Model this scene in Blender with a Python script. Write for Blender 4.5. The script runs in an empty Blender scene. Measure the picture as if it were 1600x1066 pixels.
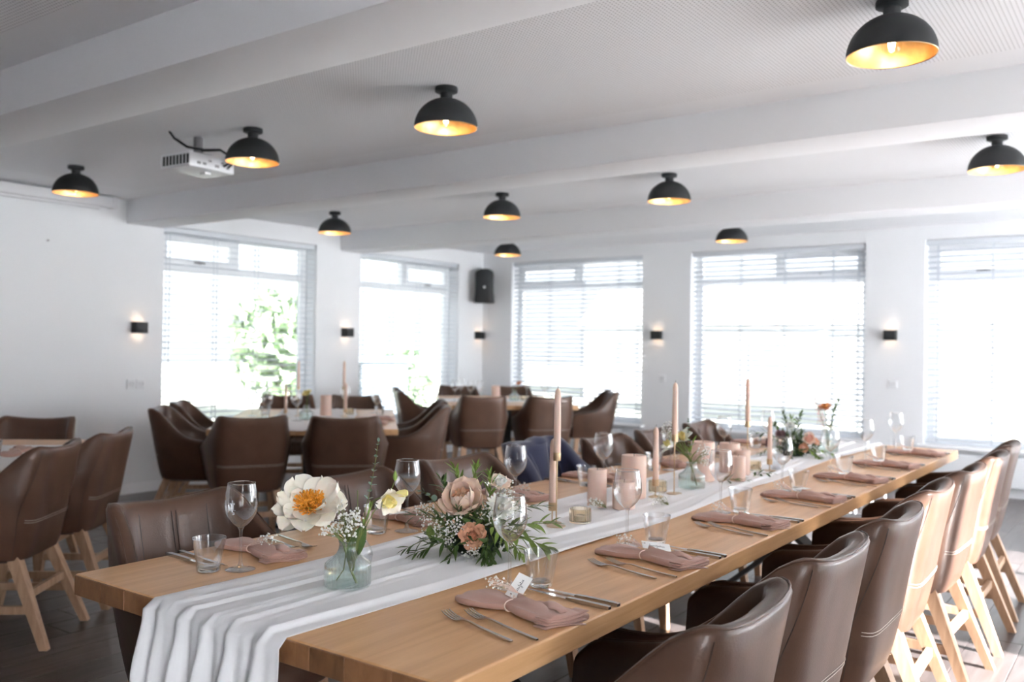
import bpy, bmesh, math, random
import numpy as np
from mathutils import Vector, Matrix

S = bpy.context.scene
COL = S.collection
PI = math.pi
rnd = random.Random(7)

# ------------------------------------------------------------------ camera
F_PX, YAW, PITCH, ROLL, CAM_H = 1405.31, 0.626253, 0.0070537, 0.0136339, 1.32
fw = Vector((-math.sin(YAW) * math.cos(PITCH), math.cos(YAW) * math.cos(PITCH), math.sin(PITCH)))
r0 = fw.cross(Vector((0, 0, 1))).normalized()
u0 = r0.cross(fw)
rr = math.cos(ROLL) * r0 + math.sin(ROLL) * u0
uu = -math.sin(ROLL) * r0 + math.cos(ROLL) * u0
cam_d = bpy.data.cameras.new('camera')
cam = bpy.data.objects.new('camera', cam_d)
COL.objects.link(cam)
cam_d.sensor_width = 36.0
cam_d.sensor_fit = 'HORIZONTAL'
cam_d.lens = F_PX * 36.0 / 1600.0
cam_d.clip_start = 0.05
cam_d.clip_end = 300
cam.matrix_world = Matrix(((rr.x, uu.x, -fw.x, 0), (rr.y, uu.y, -fw.y, 0), (rr.z, uu.z, -fw.z, CAM_H), (0, 0, 0, 1)))
cam_d.dof.use_dof = True
cam_d.dof.focus_distance = 2.15
cam_d.dof.aperture_fstop = 3.4
S.camera = cam

# ------------------------------------------------------------------ world, sun, exposure
SKY_STRENGTH = 0.26
SUN_STRENGTH = 9.0
SUN_AZ = Vector((1.0, -0.20))
SUN_ELEV = math.radians(25)
S.view_settings.view_transform = 'Standard'
S.view_settings.look = 'None'
S.view_settings.exposure = 2.8
S.view_settings.gamma = 1.0
S.view_settings.use_curve_mapping = False
w = bpy.data.worlds.new('sky')
S.world = w
w.use_nodes = True
bg = w.node_tree.nodes['Background']
bg.inputs[0].default_value = (0.86, 0.93, 1.0, 1)
bg.inputs[1].default_value = SKY_STRENGTH
try:
    S.cycles.use_denoising = True
    S.cycles.max_bounces = 12
    S.cycles.diffuse_bounces = 6
    S.cycles.transparent_max_bounces = 24
    S.cycles.transmission_bounces = 10
    S.cycles.sample_clamp_indirect = 6.0
    S.cycles.blur_glossy = 0.6
except Exception:
    pass
sd = bpy.data.lights.new('sun', 'SUN')
sd.energy = SUN_STRENGTH
sd.angle = math.radians(0.9)
sd.color = (0.985, 0.985, 1.0)
sun = bpy.data.objects.new('sun', sd)
COL.objects.link(sun)
_a = SUN_AZ.normalized()
tosun = Vector((_a.x * math.cos(SUN_ELEV), _a.y * math.cos(SUN_ELEV), math.sin(SUN_ELEV)))
sun.rotation_euler = tosun.to_track_quat('Z', 'Y').to_euler()
sun.location = tosun * 40

# ------------------------------------------------------------------ room measures (metres)
XL, XR, YB, YF = -7.27, 2.25, 9.38, -3.6
CEIL, BEAM = 2.55, 2.345
TZ = 0.76                                   # table height

# ------------------------------------------------------------------ materials
MATS = {}


def nodes(m):
    m.use_nodes = True
    nt = m.node_tree
    return nt, nt.nodes, nt.links


def pmat(name, col, rough=0.5, metal=0.0, bump=0.0, bscale=200.0, mottle=0.0, mscale=6.0, trans=0.0, ior=1.45,
         emis=None, estr=0.0, spec=0.5, sheen=0.0, sss=0.0, coat=0.0, perobj=0.0):
    m = bpy.data.materials.new(name)
    nt, N, L = nodes(m)
    b = N['Principled BSDF']
    b.inputs['Base Color'].default_value = (*col, 1)
    b.inputs['Roughness'].default_value = rough
    b.inputs['Metallic'].default_value = metal
    b.inputs['IOR'].default_value = ior
    b.inputs['Specular IOR Level'].default_value = spec
    b.inputs['Transmission Weight'].default_value = trans
    if sheen:
        b.inputs['Sheen Weight'].default_value = sheen
    if coat:
        b.inputs['Coat Weight'].default_value = coat
    if sss:
        b.inputs['Subsurface Weight'].default_value = sss
        b.inputs['Subsurface Radius'].default_value = (0.02, 0.012, 0.008)
    if emis:
        b.inputs['Emission Color'].default_value = (*emis, 1)
        b.inputs['Emission Strength'].default_value = estr
    tc = None
    if mottle or bump:
        tc = N.new('ShaderNodeTexCoord')
    if mottle:
        n = N.new('ShaderNodeTexNoise')
        n.inputs['Scale'].default_value = mscale
        n.inputs['Detail'].default_value = 5
        L.new(tc.outputs['Object'], n.inputs['Vector'])
        mr = N.new('ShaderNodeMapRange')
        mr.inputs[1].default_value = 0.25
        mr.inputs[2].default_value = 0.75
        mr.inputs[3].default_value = 1 - mottle
        mr.inputs[4].default_value = 1 + mottle
        L.new(n.outputs['Fac'], mr.inputs[0])
        mx = N.new('ShaderNodeVectorMath')
        mx.operation = 'SCALE'
        mx.inputs[0].default_value = col
        L.new(mr.outputs[0], mx.inputs['Scale'])
        src = mx.outputs[0]
        if perobj:
            oi = N.new('ShaderNodeObjectInfo')
            m2 = N.new('ShaderNodeMapRange')
            m2.inputs[3].default_value = 1 - perobj
            m2.inputs[4].default_value = 1 + perobj
            L.new(oi.outputs['Random'], m2.inputs[0])
            mx2 = N.new('ShaderNodeVectorMath')
            mx2.operation = 'SCALE'
            L.new(src, mx2.inputs[0])
            L.new(m2.outputs[0], mx2.inputs['Scale'])
            src = mx2.outputs[0]
        L.new(src, b.inputs['Base Color'])
    if bump:
        n = N.new('ShaderNodeTexNoise')
        n.inputs['Scale'].default_value = bscale
        n.inputs['Detail'].default_value = 3
        L.new(tc.outputs['Object'], n.inputs['Vector'])
        bp = N.new('ShaderNodeBump')
        bp.inputs['Strength'].default_value = bump
        bp.inputs['Distance'].default_value = 0.004
        L.new(n.outputs['Fac'], bp.inputs['Height'])
        L.new(bp.outputs[0], b.inputs['Normal'])
    MATS[name] = m
    return m


def woodmat(name, c1, c2, axis=1, scale=9.0, stretch=14.0, rough=0.45, bump=0.06, perobj=0.0, knots=0.0):
    m = bpy.data.materials.new(name)
    nt, N, L = nodes(m)
    b = N['Principled BSDF']
    b.inputs['Roughness'].default_value = rough
    tc = N.new('ShaderNodeTexCoord')
    mp = N.new('ShaderNodeMapping')
    sc = [scale] * 3
    sc[axis] = scale / stretch
    mp.inputs['Scale'].default_value = sc
    oi = N.new('ShaderNodeObjectInfo')
    ad = N.new('ShaderNodeVectorMath')
    ad.operation = 'ADD'
    rs = N.new('ShaderNodeMath')
    rs.operation = 'MULTIPLY'
    rs.inputs[1].default_value = 37.0 if perobj else 0.0
    L.new(oi.outputs['Random'], rs.inputs[0])
    L.new(tc.outputs['Object'], ad.inputs[0])
    L.new(rs.outputs[0], ad.inputs[1])
    L.new(ad.outputs[0], mp.inputs['Vector'])
    n = N.new('ShaderNodeTexNoise')
    n.inputs['Scale'].default_value = 2.2
    n.inputs['Detail'].default_value = 9
    n.inputs['Roughness'].default_value = 0.62
    n.inputs['Distortion'].default_value = 0.6
    L.new(mp.outputs[0], n.inputs['Vector'])
    cr = N.new('ShaderNodeValToRGB')
    cr.color_ramp.elements[0].position = 0.30
    cr.color_ramp.elements[0].color = (*c1, 1)
    cr.color_ramp.elements[1].position = 0.72
    cr.color_ramp.elements[1].color = (*c2, 1)
    L.new(n.outputs['Fac'], cr.inputs[0])
    src = cr.outputs[0]
    if perobj:
        m2 = N.new('ShaderNodeMapRange')
        m2.inputs[3].default_value = 1 - perobj
        m2.inputs[4].default_value = 1 + perobj
        L.new(oi.outputs['Random'], m2.inputs[0])
        mx2 = N.new('ShaderNodeVectorMath')
        mx2.operation = 'SCALE'
        L.new(src, mx2.inputs[0])
        L.new(m2.outputs[0], mx2.inputs['Scale'])
        src = mx2.outputs[0]
    L.new(src, b.inputs['Base Color'])
    bp = N.new('ShaderNodeBump')
    bp.inputs['Strength'].default_value = bump
    bp.inputs['Distance'].default_value = 0.003
    L.new(n.outputs['Fac'], bp.inputs['Height'])
    L.new(bp.outputs[0], b.inputs['Normal'])
    MATS[name] = m
    return m


def thinglass(name, tint=(0.985, 0.99, 0.99), refl=0.10, rough=0.01):
    """A thin sheet of glass: clear straight through, Fresnel reflection on top."""
    m = bpy.data.materials.new(name)
    nt, N, L = nodes(m)
    N.remove(N['Principled BSDF'])
    out = N['Material Output']
    t = N.new('ShaderNodeBsdfTransparent')
    t.inputs[0].default_value = (*tint, 1)
    g = N.new('ShaderNodeBsdfGlossy')
    g.inputs['Roughness'].default_value = rough
    lw = N.new('ShaderNodeLayerWeight')
    lw.inputs['Blend'].default_value = 0.42
    mr = N.new('ShaderNodeMapRange')
    mr.inputs[3].default_value = 0.02
    mr.inputs[4].default_value = refl
    L.new(lw.outputs['Facing'], mr.inputs[0])
    mx = N.new('ShaderNodeMixShader')
    L.new(mr.outputs[0], mx.inputs[0])
    L.new(t.outputs[0], mx.inputs[1])
    L.new(g.outputs[0], mx.inputs[2])
    L.new(mx.outputs[0], out.inputs[0])
    MATS[name] = m
    return m


def clothmat(name, col, trans=0.3, bscale=900, bump=0.08):
    m = bpy.data.materials.new(name)
    nt, N, L = nodes(m)
    N.remove(N['Principled BSDF'])
    out = N['Material Output']
    d = N.new('ShaderNodeBsdfDiffuse')
    d.inputs[0].default_value = (*col, 1)
    t = N.new('ShaderNodeBsdfTranslucent')
    t.inputs[0].default_value = (*col, 1)
    mx = N.new('ShaderNodeMixShader')
    mx.inputs[0].default_value = trans
    L.new(d.outputs[0], mx.inputs[1])
    L.new(t.outputs[0], mx.inputs[2])
    L.new(mx.outputs[0], out.inputs[0])
    tc = N.new('ShaderNodeTexCoord')
    n = N.new('ShaderNodeTexNoise')
    n.inputs['Scale'].default_value = bscale
    L.new(tc.outputs['Object'], n.inputs['Vector'])
    bp = N.new('ShaderNodeBump')
    bp.inputs['Strength'].default_value = bump
    bp.inputs['Distance'].default_value = 0.001
    L.new(n.outputs['Fac'], bp.inputs['Height'])
    L.new(bp.outputs[0], d.inputs['Normal'])
    MATS[name] = m
    return m


def perfmat(name, col, pitch=0.0165, rad=0.0036):
    """White acoustic board with a regular grid of small drilled holes."""
    m = bpy.data.materials.new(name)
    nt, N, L = nodes(m)
    b = N['Principled BSDF']
    b.inputs['Roughness'].default_value = 0.8
    tc = N.new('ShaderNodeTexCoord')
    vm = N.new('ShaderNodeVectorMath')
    vm.operation = 'SCALE'
    vm.inputs['Scale'].default_value = 1 / pitch
    L.new(tc.outputs['Object'], vm.inputs[0])
    fr = N.new('ShaderNodeVectorMath')
    fr.operation = 'FRACTION'
    L.new(vm.outputs[0], fr.inputs[0])
    sb = N.new('ShaderNodeVectorMath')
    sb.operation = 'SUBTRACT'
    sb.inputs[1].default_value = (0.5, 0.5, 0)
    L.new(fr.outputs[0], sb.inputs[0])
    ml = N.new('ShaderNodeVectorMath')
    ml.operation = 'MULTIPLY'
    ml.inputs[1].default_value = (1, 1, 0)
    L.new(sb.outputs[0], ml.inputs[0])
    ln = N.new('ShaderNodeVectorMath')
    ln.operation = 'LENGTH'
    L.new(ml.outputs[0], ln.inputs[0])
    gt = N.new('ShaderNodeMath')
    gt.operation = 'GREATER_THAN'
    gt.inputs[1].default_value = rad / pitch
    L.new(ln.outputs['Value'], gt.inputs[0])
    mx = N.new('ShaderNodeMix')
    mx.data_type = 'RGBA'
    mx.inputs[6].default_value = (0.48, 0.48, 0.49, 1)
    mx.inputs[7].default_value = (*col, 1)
    L.new(gt.outputs[0], mx.inputs[0])
    L.new(mx.outputs[2], b.inputs['Base Color'])
    MATS[name] = m
    return m


WALLC = (0.815, 0.825, 0.845)
pmat('wall_paint', WALLC, 0.75, bump=0.05, bscale=120)
pmat('rear_wall_paint', (0.38, 0.36, 0.37), 0.7, mottle=0.05)
pmat('ceiling_paint', (0.84, 0.845, 0.865), 0.8)
perfmat('acoustic_board', (0.87, 0.875, 0.895))
pmat('frame_paint', (0.86, 0.87, 0.89), 0.35)
pmat('blind_white', (0.66, 0.69, 0.73), 0.5)
pmat('sill_white', (0.82, 0.82, 0.83), 0.3)
pmat('radiator_enamel', (0.70, 0.72, 0.74), 0.35)
woodmat('floor_oak', (0.058, 0.047, 0.045), (0.135, 0.110, 0.104), axis=1, scale=10, stretch=12, rough=0.30, bump=0.10, perobj=0.22)
pmat('floor_base', (0.03, 0.024, 0.02), 0.8)
woodmat('table_oak', (0.53, 0.275, 0.115), (0.73, 0.445, 0.230), axis=1, scale=11, stretch=16, rough=0.33, bump=0.05, perobj=0.07)
woodmat('end_grain', (0.20, 0.088, 0.036), (0.34, 0.16, 0.070), axis=2, scale=14, stretch=2, rough=0.5, bump=0.06, perobj=0.28)
woodmat('leg_oak', (0.35, 0.205, 0.120), (0.53, 0.345, 0.220), axis=2, scale=16, stretch=12, rough=0.5, bump=0.04, perobj=0.10)
pmat('leather', (0.096, 0.051, 0.034), 0.34, bump=0.12, bscale=260, mottle=0.22, mscale=7, perobj=0.16, coat=0.10, spec=0.32)
pmat('leather_seam', (0.045, 0.030, 0.026), 0.5)
pmat('thread', (0.60, 0.54, 0.48), 0.7)
pmat('black_steel', (0.02, 0.022, 0.024), 0.45)
pmat('black_matt', (0.018, 0.020, 0.022), 0.55)
pmat('gold_leaf', (0.98, 0.66, 0.34), 0.38, metal=1.0, mottle=0.28, mscale=16, bump=0.25, bscale=30)
pmat('bulb_glow', (1, 0.8, 0.5), 0.4, emis=(1.0, 0.70, 0.38), estr=13.0)
pmat('sconce_glow', (1, 0.85, 0.6), 0.4, emis=(1.0, 0.66, 0.38), estr=0.85)
thinglass('bulb_glass', (1, 0.97, 0.9), 0.25)
thinglass('window_glass', (0.985, 0.99, 0.99), 0.14)
thinglass('wine_glass_clear', (0.985, 0.988, 0.99), 0.90)
pmat('tumbler_glass', (0.97, 0.985, 0.985), 0.0, trans=1.0, ior=1.42)
pmat('vase_glass', (0.80, 0.93, 0.91), 0.02, trans=1.0, ior=1.38)
thinglass('tumbler_clear', (0.985, 0.988, 0.99), 0.85)
thinglass('vase_clear', (0.945, 0.982, 0.975), 0.75)
thinglass('globe_glass', (0.93, 0.95, 0.97), 0.55)
pmat('amber_glass', (0.95, 0.86, 0.70), 0.03, trans=1.0, ior=1.35)
thinglass('water_sheet', (0.96, 0.985, 0.97), 0.2)
clothmat('fill_diffuser', (0.92, 0.93, 0.94), 1.0)  # translucent sheet that spreads the sun as added fill light
clothmat('runner_gauze', (0.93, 0.93, 0.945), 0.15)
pmat('napkin_linen', (0.52, 0.315, 0.255), 0.8, bump=0.25, bscale=900, mottle=0.06, mscale=25, sheen=0.25)
pmat('ribbon', (0.80, 0.62, 0.54), 0.5)
pmat('paper_card', (0.84, 0.84, 0.83), 0.7)
pmat('ink', (0.05, 0.05, 0.06), 0.6)
pmat('emblem_white', (0.9, 0.9, 0.93), 0.6)
pmat('cutlery_steel', (0.55, 0.54, 0.53), 0.24, metal=1.0)
pmat('knife_blade', (0.62, 0.62, 0.63), 0.16, metal=1.0)
pmat('candle_blush', (0.74, 0.54, 0.45), 0.5, sss=0.25)
pmat('brass_rod', (0.62, 0.45, 0.28), 0.3, metal=1.0)
pmat('wick', (0.05, 0.04, 0.035), 0.9)
pmat('leaf_olive', (0.075, 0.135, 0.035), 0.45, mottle=0.3, mscale=20, perobj=0.3)
pmat('leaf_fresh', (0.20, 0.30, 0.06), 0.45, mottle=0.25, mscale=20, perobj=0.25)
pmat('leaf_euc', (0.23, 0.33, 0.25), 0.55, mottle=0.2, mscale=20, perobj=0.2)
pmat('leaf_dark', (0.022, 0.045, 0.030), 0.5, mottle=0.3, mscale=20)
pmat('stem_green', (0.17, 0.21, 0.055), 0.5, mottle=0.2, mscale=40)
pmat('gyp_white', (0.86, 0.85, 0.82), 0.7)
pmat('petal_cream', (0.88, 0.83, 0.72), 0.55, sss=0.15, mottle=0.05, mscale=30)
pmat('petal_white', (0.86, 0.86, 0.80), 0.55, sss=0.15)
pmat('petal_peach', (0.90, 0.56, 0.36), 0.55, sss=0.15, mottle=0.14, mscale=25)
pmat('petal_pinkwhite', (0.90, 0.72, 0.60), 0.55, sss=0.15)
pmat('petal_coral', (0.70, 0.30, 0.18), 0.6, mottle=0.25, mscale=60)
pmat('petal_salmon', (0.82, 0.46, 0.30), 0.6, mottle=0.15, mscale=60)
pmat('petal_orange', (0.80, 0.33, 0.10), 0.6, mottle=0.2, mscale=60)
pmat('petal_yellow', (0.86, 0.75, 0.30), 0.55, sss=0.15, mottle=0.1, mscale=40)
pmat('petal_mauve', (0.30, 0.16, 0.17), 0.6, mottle=0.2, mscale=60)
pmat('petal_blush', (0.84, 0.52, 0.42), 0.6, sss=0.1)
pmat('stamen_orange', (0.85, 0.38, 0.04), 0.6, mottle=0.25, mscale=80)
pmat('astilbe_pink', (0.72, 0.45, 0.40), 0.7)
pmat('navy_wool', (0.014, 0.018, 0.055), 0.85, bump=0.2, bscale=500, sheen=0.3)
pmat('plastic_white', (0.75, 0.75, 0.77), 0.4)
pmat('plastic_grey', (0.24, 0.23, 0.24), 0.5)
pmat('socket_white', (0.78, 0.79, 0.81), 0.35)
pmat('socket_dark', (0.25, 0.25, 0.27), 0.5)
pmat('grass_ground', (0.52, 0.54, 0.46), 0.9, mottle=0.3, mscale=2)
pmat('paving', (0.58, 0.575, 0.56), 0.9, mottle=0.1, mscale=2)
pmat('tree_leaf', (0.30, 0.40, 0.24), 0.7, mottle=0.4, mscale=3)
pmat('tree_bark', (0.12, 0.09, 0.07), 0.9)
pmat('hut_grey', (0.10, 0.12, 0.14), 0.8)
pmat('hut_light', (0.50, 0.51, 0.53), 0.8)
pmat('hut_roof', (0.66, 0.64, 0.63), 0.8)
pmat('hut_glass', (0.28, 0.30, 0.33), 0.3)


# ------------------------------------------------------------------ mesh helpers
class G:
    def __init__(self):
        self.V = []
        self.F = []

    def add(self, V, F, M=None):
        o = len(self.V)
        if M is not None:
            V = [M @ Vector(v) for v in V]
        self.V += [tuple(v) for v in V]
        self.F += [tuple(i + o for i in f) for f in F]
        return self

    def box(self, x0, x1, y0, y1, z0, z1, M=None):
        V = [(x0, y0, z0), (x1, y0, z0), (x1, y1, z0), (x0, y1, z0), (x0, y0, z1), (x1, y0, z1), (x1, y1, z1), (x0, y1, z1)]
        F = [(0, 3, 2, 1), (4, 5, 6, 7), (0, 1, 5, 4), (1, 2, 6, 5), (2, 3, 7, 6), (3, 0, 4, 7)]
        return self.add(V, F, M)

    def bbox(self, x0, x1, y0, y1, z0, z1, b=0.005, seg=2, M=None):
        bm = bmesh.new()
        bmesh.ops.create_cube(bm, size=1)
        for v in bm.verts:
            v.co = Vector(((x0 + x1) / 2 + v.co.x * (x1 - x0), (y0 + y1) / 2 + v.co.y * (y1 - y0), (z0 + z1) / 2 + v.co.z * (z1 - z0)))
        bmesh.ops.bevel(bm, geom=list(bm.edges), offset=b, segments=seg, affect='EDGES', profile=0.5)
        bm.verts.index_update()
        V = [tuple(v.co) for v in bm.verts]
        F = [tuple(v.index for v in f.verts) for f in bm.faces]
        bm.free()
        return self.add(V, F, M)

    def lathe(self, prof, n=24, M=None, close=False, mod=None):
        V, F = [], []
        k = len(prof)
        for i in range(n):
            a = 2 * PI * i / n
            for j, (r, z) in enumerate(prof):
                q = r * (mod(a, z, j) if mod else 1.0)
                V.append((q * math.cos(a), q * math.sin(a), z))
        for i in range(n):
            i2 = (i + 1) % n
            for j in range(k - 1):
                if prof[j][0] < 1e-6:
                    F.append((i * k + j, i2 * k + j + 1, i * k + j + 1))
                elif prof[j + 1][0] < 1e-6:
                    F.append((i * k + j, i2 * k + j, i * k + j + 1))
                else:
                    F.append((i * k + j, i2 * k + j, i2 * k + j + 1, i * k + j + 1))
        return self.add(V, F, M)

    def tube(self, pts, r, n=6, cap=True, M=None):
        pts = [Vector(p) for p in pts]
        k = len(pts)
        rs = r if isinstance(r, (list, tuple)) else [r] * k
        V, F = [], []
        prev = None
        for i, p in enumerate(pts):
            t = (pts[min(i + 1, k - 1)] - pts[max(i - 1, 0)])
            if t.length < 1e-9:
                t = Vector((0, 0, 1))
            t.normalize()
            if prev is None:
                a = Vector((0, 0, 1)) if abs(t.z) < 0.9 else Vector((1, 0, 0))
                nn = t.cross(a).normalized()
            else:
                nn = (prev - t * prev.dot(t))
                nn = nn.normalized() if nn.length > 1e-6 else t.orthogonal().normalized()
            prev = nn
            bb = t.cross(nn)
            for j in range(n):
                a = 2 * PI * j / n
                V.append(p + (nn * math.cos(a) + bb * math.sin(a)) * rs[i])
        for i in range(k - 1):
            for j in range(n):
                j2 = (j + 1) % n
                F.append((i * n + j, i * n + j2, (i + 1) * n + j2, (i + 1) * n + j))
        if cap:
            F.append(tuple(range(n - 1, -1, -1)))
            F.append(tuple((k - 1) * n + j for j in range(n)))
        return self.add(V, F, M)

    def loft(self, secs, cap=True, closed=True, M=None):
        n = len(secs[0])
        V = [v for s in secs for v in s]
        F = []
        for i in range(len(secs) - 1):
            for j in range(n if closed else n - 1):
                j2 = (j + 1) % n
                F.append((i * n + j, i * n + j2, (i + 1) * n + j2, (i + 1) * n + j))
        if cap and closed:
            F.append(tuple(range(n - 1, -1, -1)))
            F.append(tuple((len(secs) - 1) * n + j for j in range(n)))
        return self.add(V, F, M)

    def grid(self, fn, nu, nv, M=None):
        V = [fn(i / (nu - 1), j / (nv - 1)) for j in range(nv) for i in range(nu)]
        F = [(j * nu + i, j * nu + i + 1, (j + 1) * nu + i + 1, (j + 1) * nu + i) for j in range(nv - 1) for i in range(nu - 1)]
        return self.add(V, F, M)

    def octa(self, c, r, M=None):
        x, y, z = c
        V = [(x + r, y, z), (x - r, y, z), (x, y + r, z), (x, y - r, z), (x, y, z + r), (x, y, z - r)]
        F = [(0, 2, 4), (2, 1, 4), (1, 3, 4), (3, 0, 4), (2, 0, 5), (1, 2, 5), (3, 1, 5), (0, 3, 5)]
        return self.add(V, F, M)

    def mesh(self, name, smooth=True, ang=38):
        me = bpy.data.meshes.new(name)
        me.from_pydata(self.V, [], self.F)
        me.update()
        if smooth:
            for p in me.polygons:
                p.use_smooth = True
            try:
                me.set_sharp_from_angle(angle=math.radians(ang))
            except Exception:
                pass
        return me


def obj(name, g, mat, parent=None, smooth=True, ang=38, solid=0.0, fix=False):
    me = g.mesh(name, smooth, ang) if isinstance(g, G) else g
    if fix:
        bm = bmesh.new()
        bm.from_mesh(me)
        bmesh.ops.recalc_face_normals(bm, faces=bm.faces)
        bm.to_mesh(me)
        bm.free()
    if mat and not me.materials:
        me.materials.append(MATS[mat])
    o = bpy.data.objects.new(name, me)
    COL.objects.link(o)
    if parent is not None:
        o.parent = parent
    if solid:
        md = o.modifiers.new('thickness', 'SOLIDIFY')
        md.thickness = solid
        md.offset = 0
    return o


def tag(o, label, cat, group=None, kind=None):
    if label:
        o['label'] = label
    if cat:
        o['category'] = cat
    if group:
        o['group'] = group
    if kind:
        o['kind'] = kind
    return o


def thing(name, label, cat, loc=(0, 0, 0), rz=0.0, group=None):
    o = bpy.data.objects.new(name, None)
    COL.objects.link(o)
    o.empty_display_size = 0.05
    o.location = loc
    o.rotation_euler = (0, 0, rz)
    return tag(o, label, cat, group)


KIDS = {}


def dup(root, loc, rz=None, label=None, group=None, rot=None):
    r = root.copy()
    COL.objects.link(r)
    r.location = loc
    if rz is not None:
        r.rotation_euler = (0, 0, rz)
    if rot is not None:
        r.rotation_euler = rot
    if label:
        r['label'] = label
    if group:
        r['group'] = group
    for ch in root.children:
        c = ch.copy()
        COL.objects.link(c)
        c.parent = r
        for gch in ch.children:
            d = gch.copy()
            COL.objects.link(d)
            d.parent = c
    return r


class Maker:
    """Builds the first one from fn, then hands out copies."""

    def __init__(self, fn):
        self.fn = fn
        self.proto = None

    def __call__(self, label, loc, rz=0.0, group=None):
        if self.proto is None:
            self.proto = self.fn()
            self.proto.location = loc
            self.proto.rotation_euler = (0, 0, rz)
            self.proto['label'] = label
            if group:
                self.proto['group'] = group
            return self.proto
        return dup(self.proto, loc, rz, label, group)


def struct(name, g, mat, parent=None, **k):
    o = obj(name, g, mat, parent, **k)
    if parent is None:
        o['kind'] = 'structure'
    return o


def sstep(a, b, x):
    t = min(1, max(0, (x - a) / (b - a)))
    return t * t * (3 - 2 * t)


def crom(xs, ys, x):
    """smooth (monotone-ish Catmull-Rom) interpolation of a table"""
    if x <= xs[0]:
        return ys[0]
    if x >= xs[-1]:
        return ys[-1]
    i = max(k for k in range(len(xs) - 1) if xs[k] <= x)
    h = xs[i + 1] - xs[i]
    t = (x - xs[i]) / h

    def sl(k):
        if k == 0:
            return (ys[1] - ys[0]) / (xs[1] - xs[0])
        if k == len(xs) - 1:
            return (ys[-1] - ys[-2]) / (xs[-1] - xs[-2])
        return (ys[k + 1] - ys[k - 1]) / (xs[k + 1] - xs[k - 1])
    m0, m1 = sl(i) * h, sl(i + 1) * h
    t2, t3 = t * t, t * t * t
    return (2 * t3 - 3 * t2 + 1) * ys[i] + (t3 - 2 * t2 + t) * m0 + (-2 * t3 + 3 * t2) * ys[i + 1] + (t3 - t2) * m1


ORD = ['nearest', 'second', 'third', 'fourth', 'fifth', 'sixth', 'farthest']

# ================================================================== THE ROOM
# floor of individual planks laid along y
fl = struct('floor', G().box(XL - .1, XR + .1, YF - .1, YB + .1, -0.06, -0.014), 'floor_base')
PW, PL = 0.205, 1.52
plank_me = G().bbox(-PW / 2 + .0012, PW / 2 - .0012, -PL / 2 + .0012, PL / 2 - .0012, -0.014, 0.0, 0.0015, 1).mesh('plank', False)
plank_me.materials.append(MATS['floor_oak'])
cells = []
nx = int((XR - XL) / PW) + 1
for i in range(nx):
    x = XL + PW * (i + .5)
    off = rnd.random() * PL
    y = YF - off
    while y < YB:
        cells.append((x, y + PL / 2))
        y += PL


def plank_rank(c):
    d = Vector((c[0], c[1], 0)) - Vector((0, 0, CAM_H))
    z = d.dot(fw)
    if z < 0.6:
        return 99
    sx = d.dot(rr) / z
    hidden = 2.5 if (-2.0 < c[0] < -1.0 and 0.8 < c[1] < 5.6) else 0
    return d.length + hidden + (8 if abs(sx) > 0.75 else 0)


cells.sort(key=plank_rank)
rest = G()
for k, (x, y) in enumerate(cells):
    y0, y1 = max(YF, y - PL / 2 + .0012), min(YB, y + PL / 2 - .0012)
    if y1 - y0 < 0.02:
        continue
    if k < 290 and y - PL / 2 >= YF and y + PL / 2 <= YB:
        o = bpy.data.objects.new('plank', plank_me)
        COL.objects.link(o)
        o.parent = fl
        o.location = (x, y, 0)
    else:
        rest.box(x - PW / 2 + .0012, x + PW / 2 - .0012, y0, y1, -0.014, 0.0)
ro = obj('plank_field', rest, 'floor_oak', fl, smooth=False)
ro['kind'] = 'stuff'

# ceiling with acoustic boards between the beams
ce = struct('ceiling', G().box(XL - .2, XR + .2, YF - .2, YB + .2, CEIL, CEIL + 0.12), 'ceiling_paint')
BEAMS = [(1.94, 2.29), (4.335, 4.685), (6.835, 7.185)]
ys = [YF] + [v for b in BEAMS for v in b] + [YB]
BAYS = [(ys[i], ys[i + 1]) for i in range(0, len(ys), 2)]
for (a, b) in BAYS:
    m = 0.24
    p = obj('acoustic_panel', G().bbox(XL + .55, XR - .3, a + m, b - m, CEIL - 0.006, CEIL, 0.002, 1), 'acoustic_board', ce, smooth=False)
for i, (a, b) in enumerate(BEAMS + [(-0.50, -0.15), (-2.95, -2.6)]):
    struct('trim_%d' % (i + 1), G().bbox(XL, XR, a, b, BEAM, CEIL + .01, 0.006, 2), 'ceiling_paint')


def wall_with_holes(name, axis, pos, lo, hi, thick, holes, mat, sign):
    """axis 'x': wall plane x=pos running along y; holes (a0,a1,z0,z1)"""
    g = G()
    t0, t1 = (pos, pos + sign * thick) if sign > 0 else (pos - thick, pos)
    edges = sorted(set([lo, hi] + [v for h in holes for v in h[:2]]))
    for a0, a1 in zip(edges[:-1], edges[1:]):
        hs = [h for h in holes if h[0] <= a0 + 1e-6 and h[1] >= a1 - 1e-6]
        segs = [(-0.06, CEIL + .05)] if not hs else [(-0.06, hs[0][2]), (hs[0][3], CEIL + .05)]
        for z0, z1 in segs:
            if axis == 'x':
                g.box(t0, t1, a0, a1, z0, z1)
            else:
                g.box(a0, a1, t0, t1, z0, z1)
    return struct(name, g, mat, smooth=False)


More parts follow.
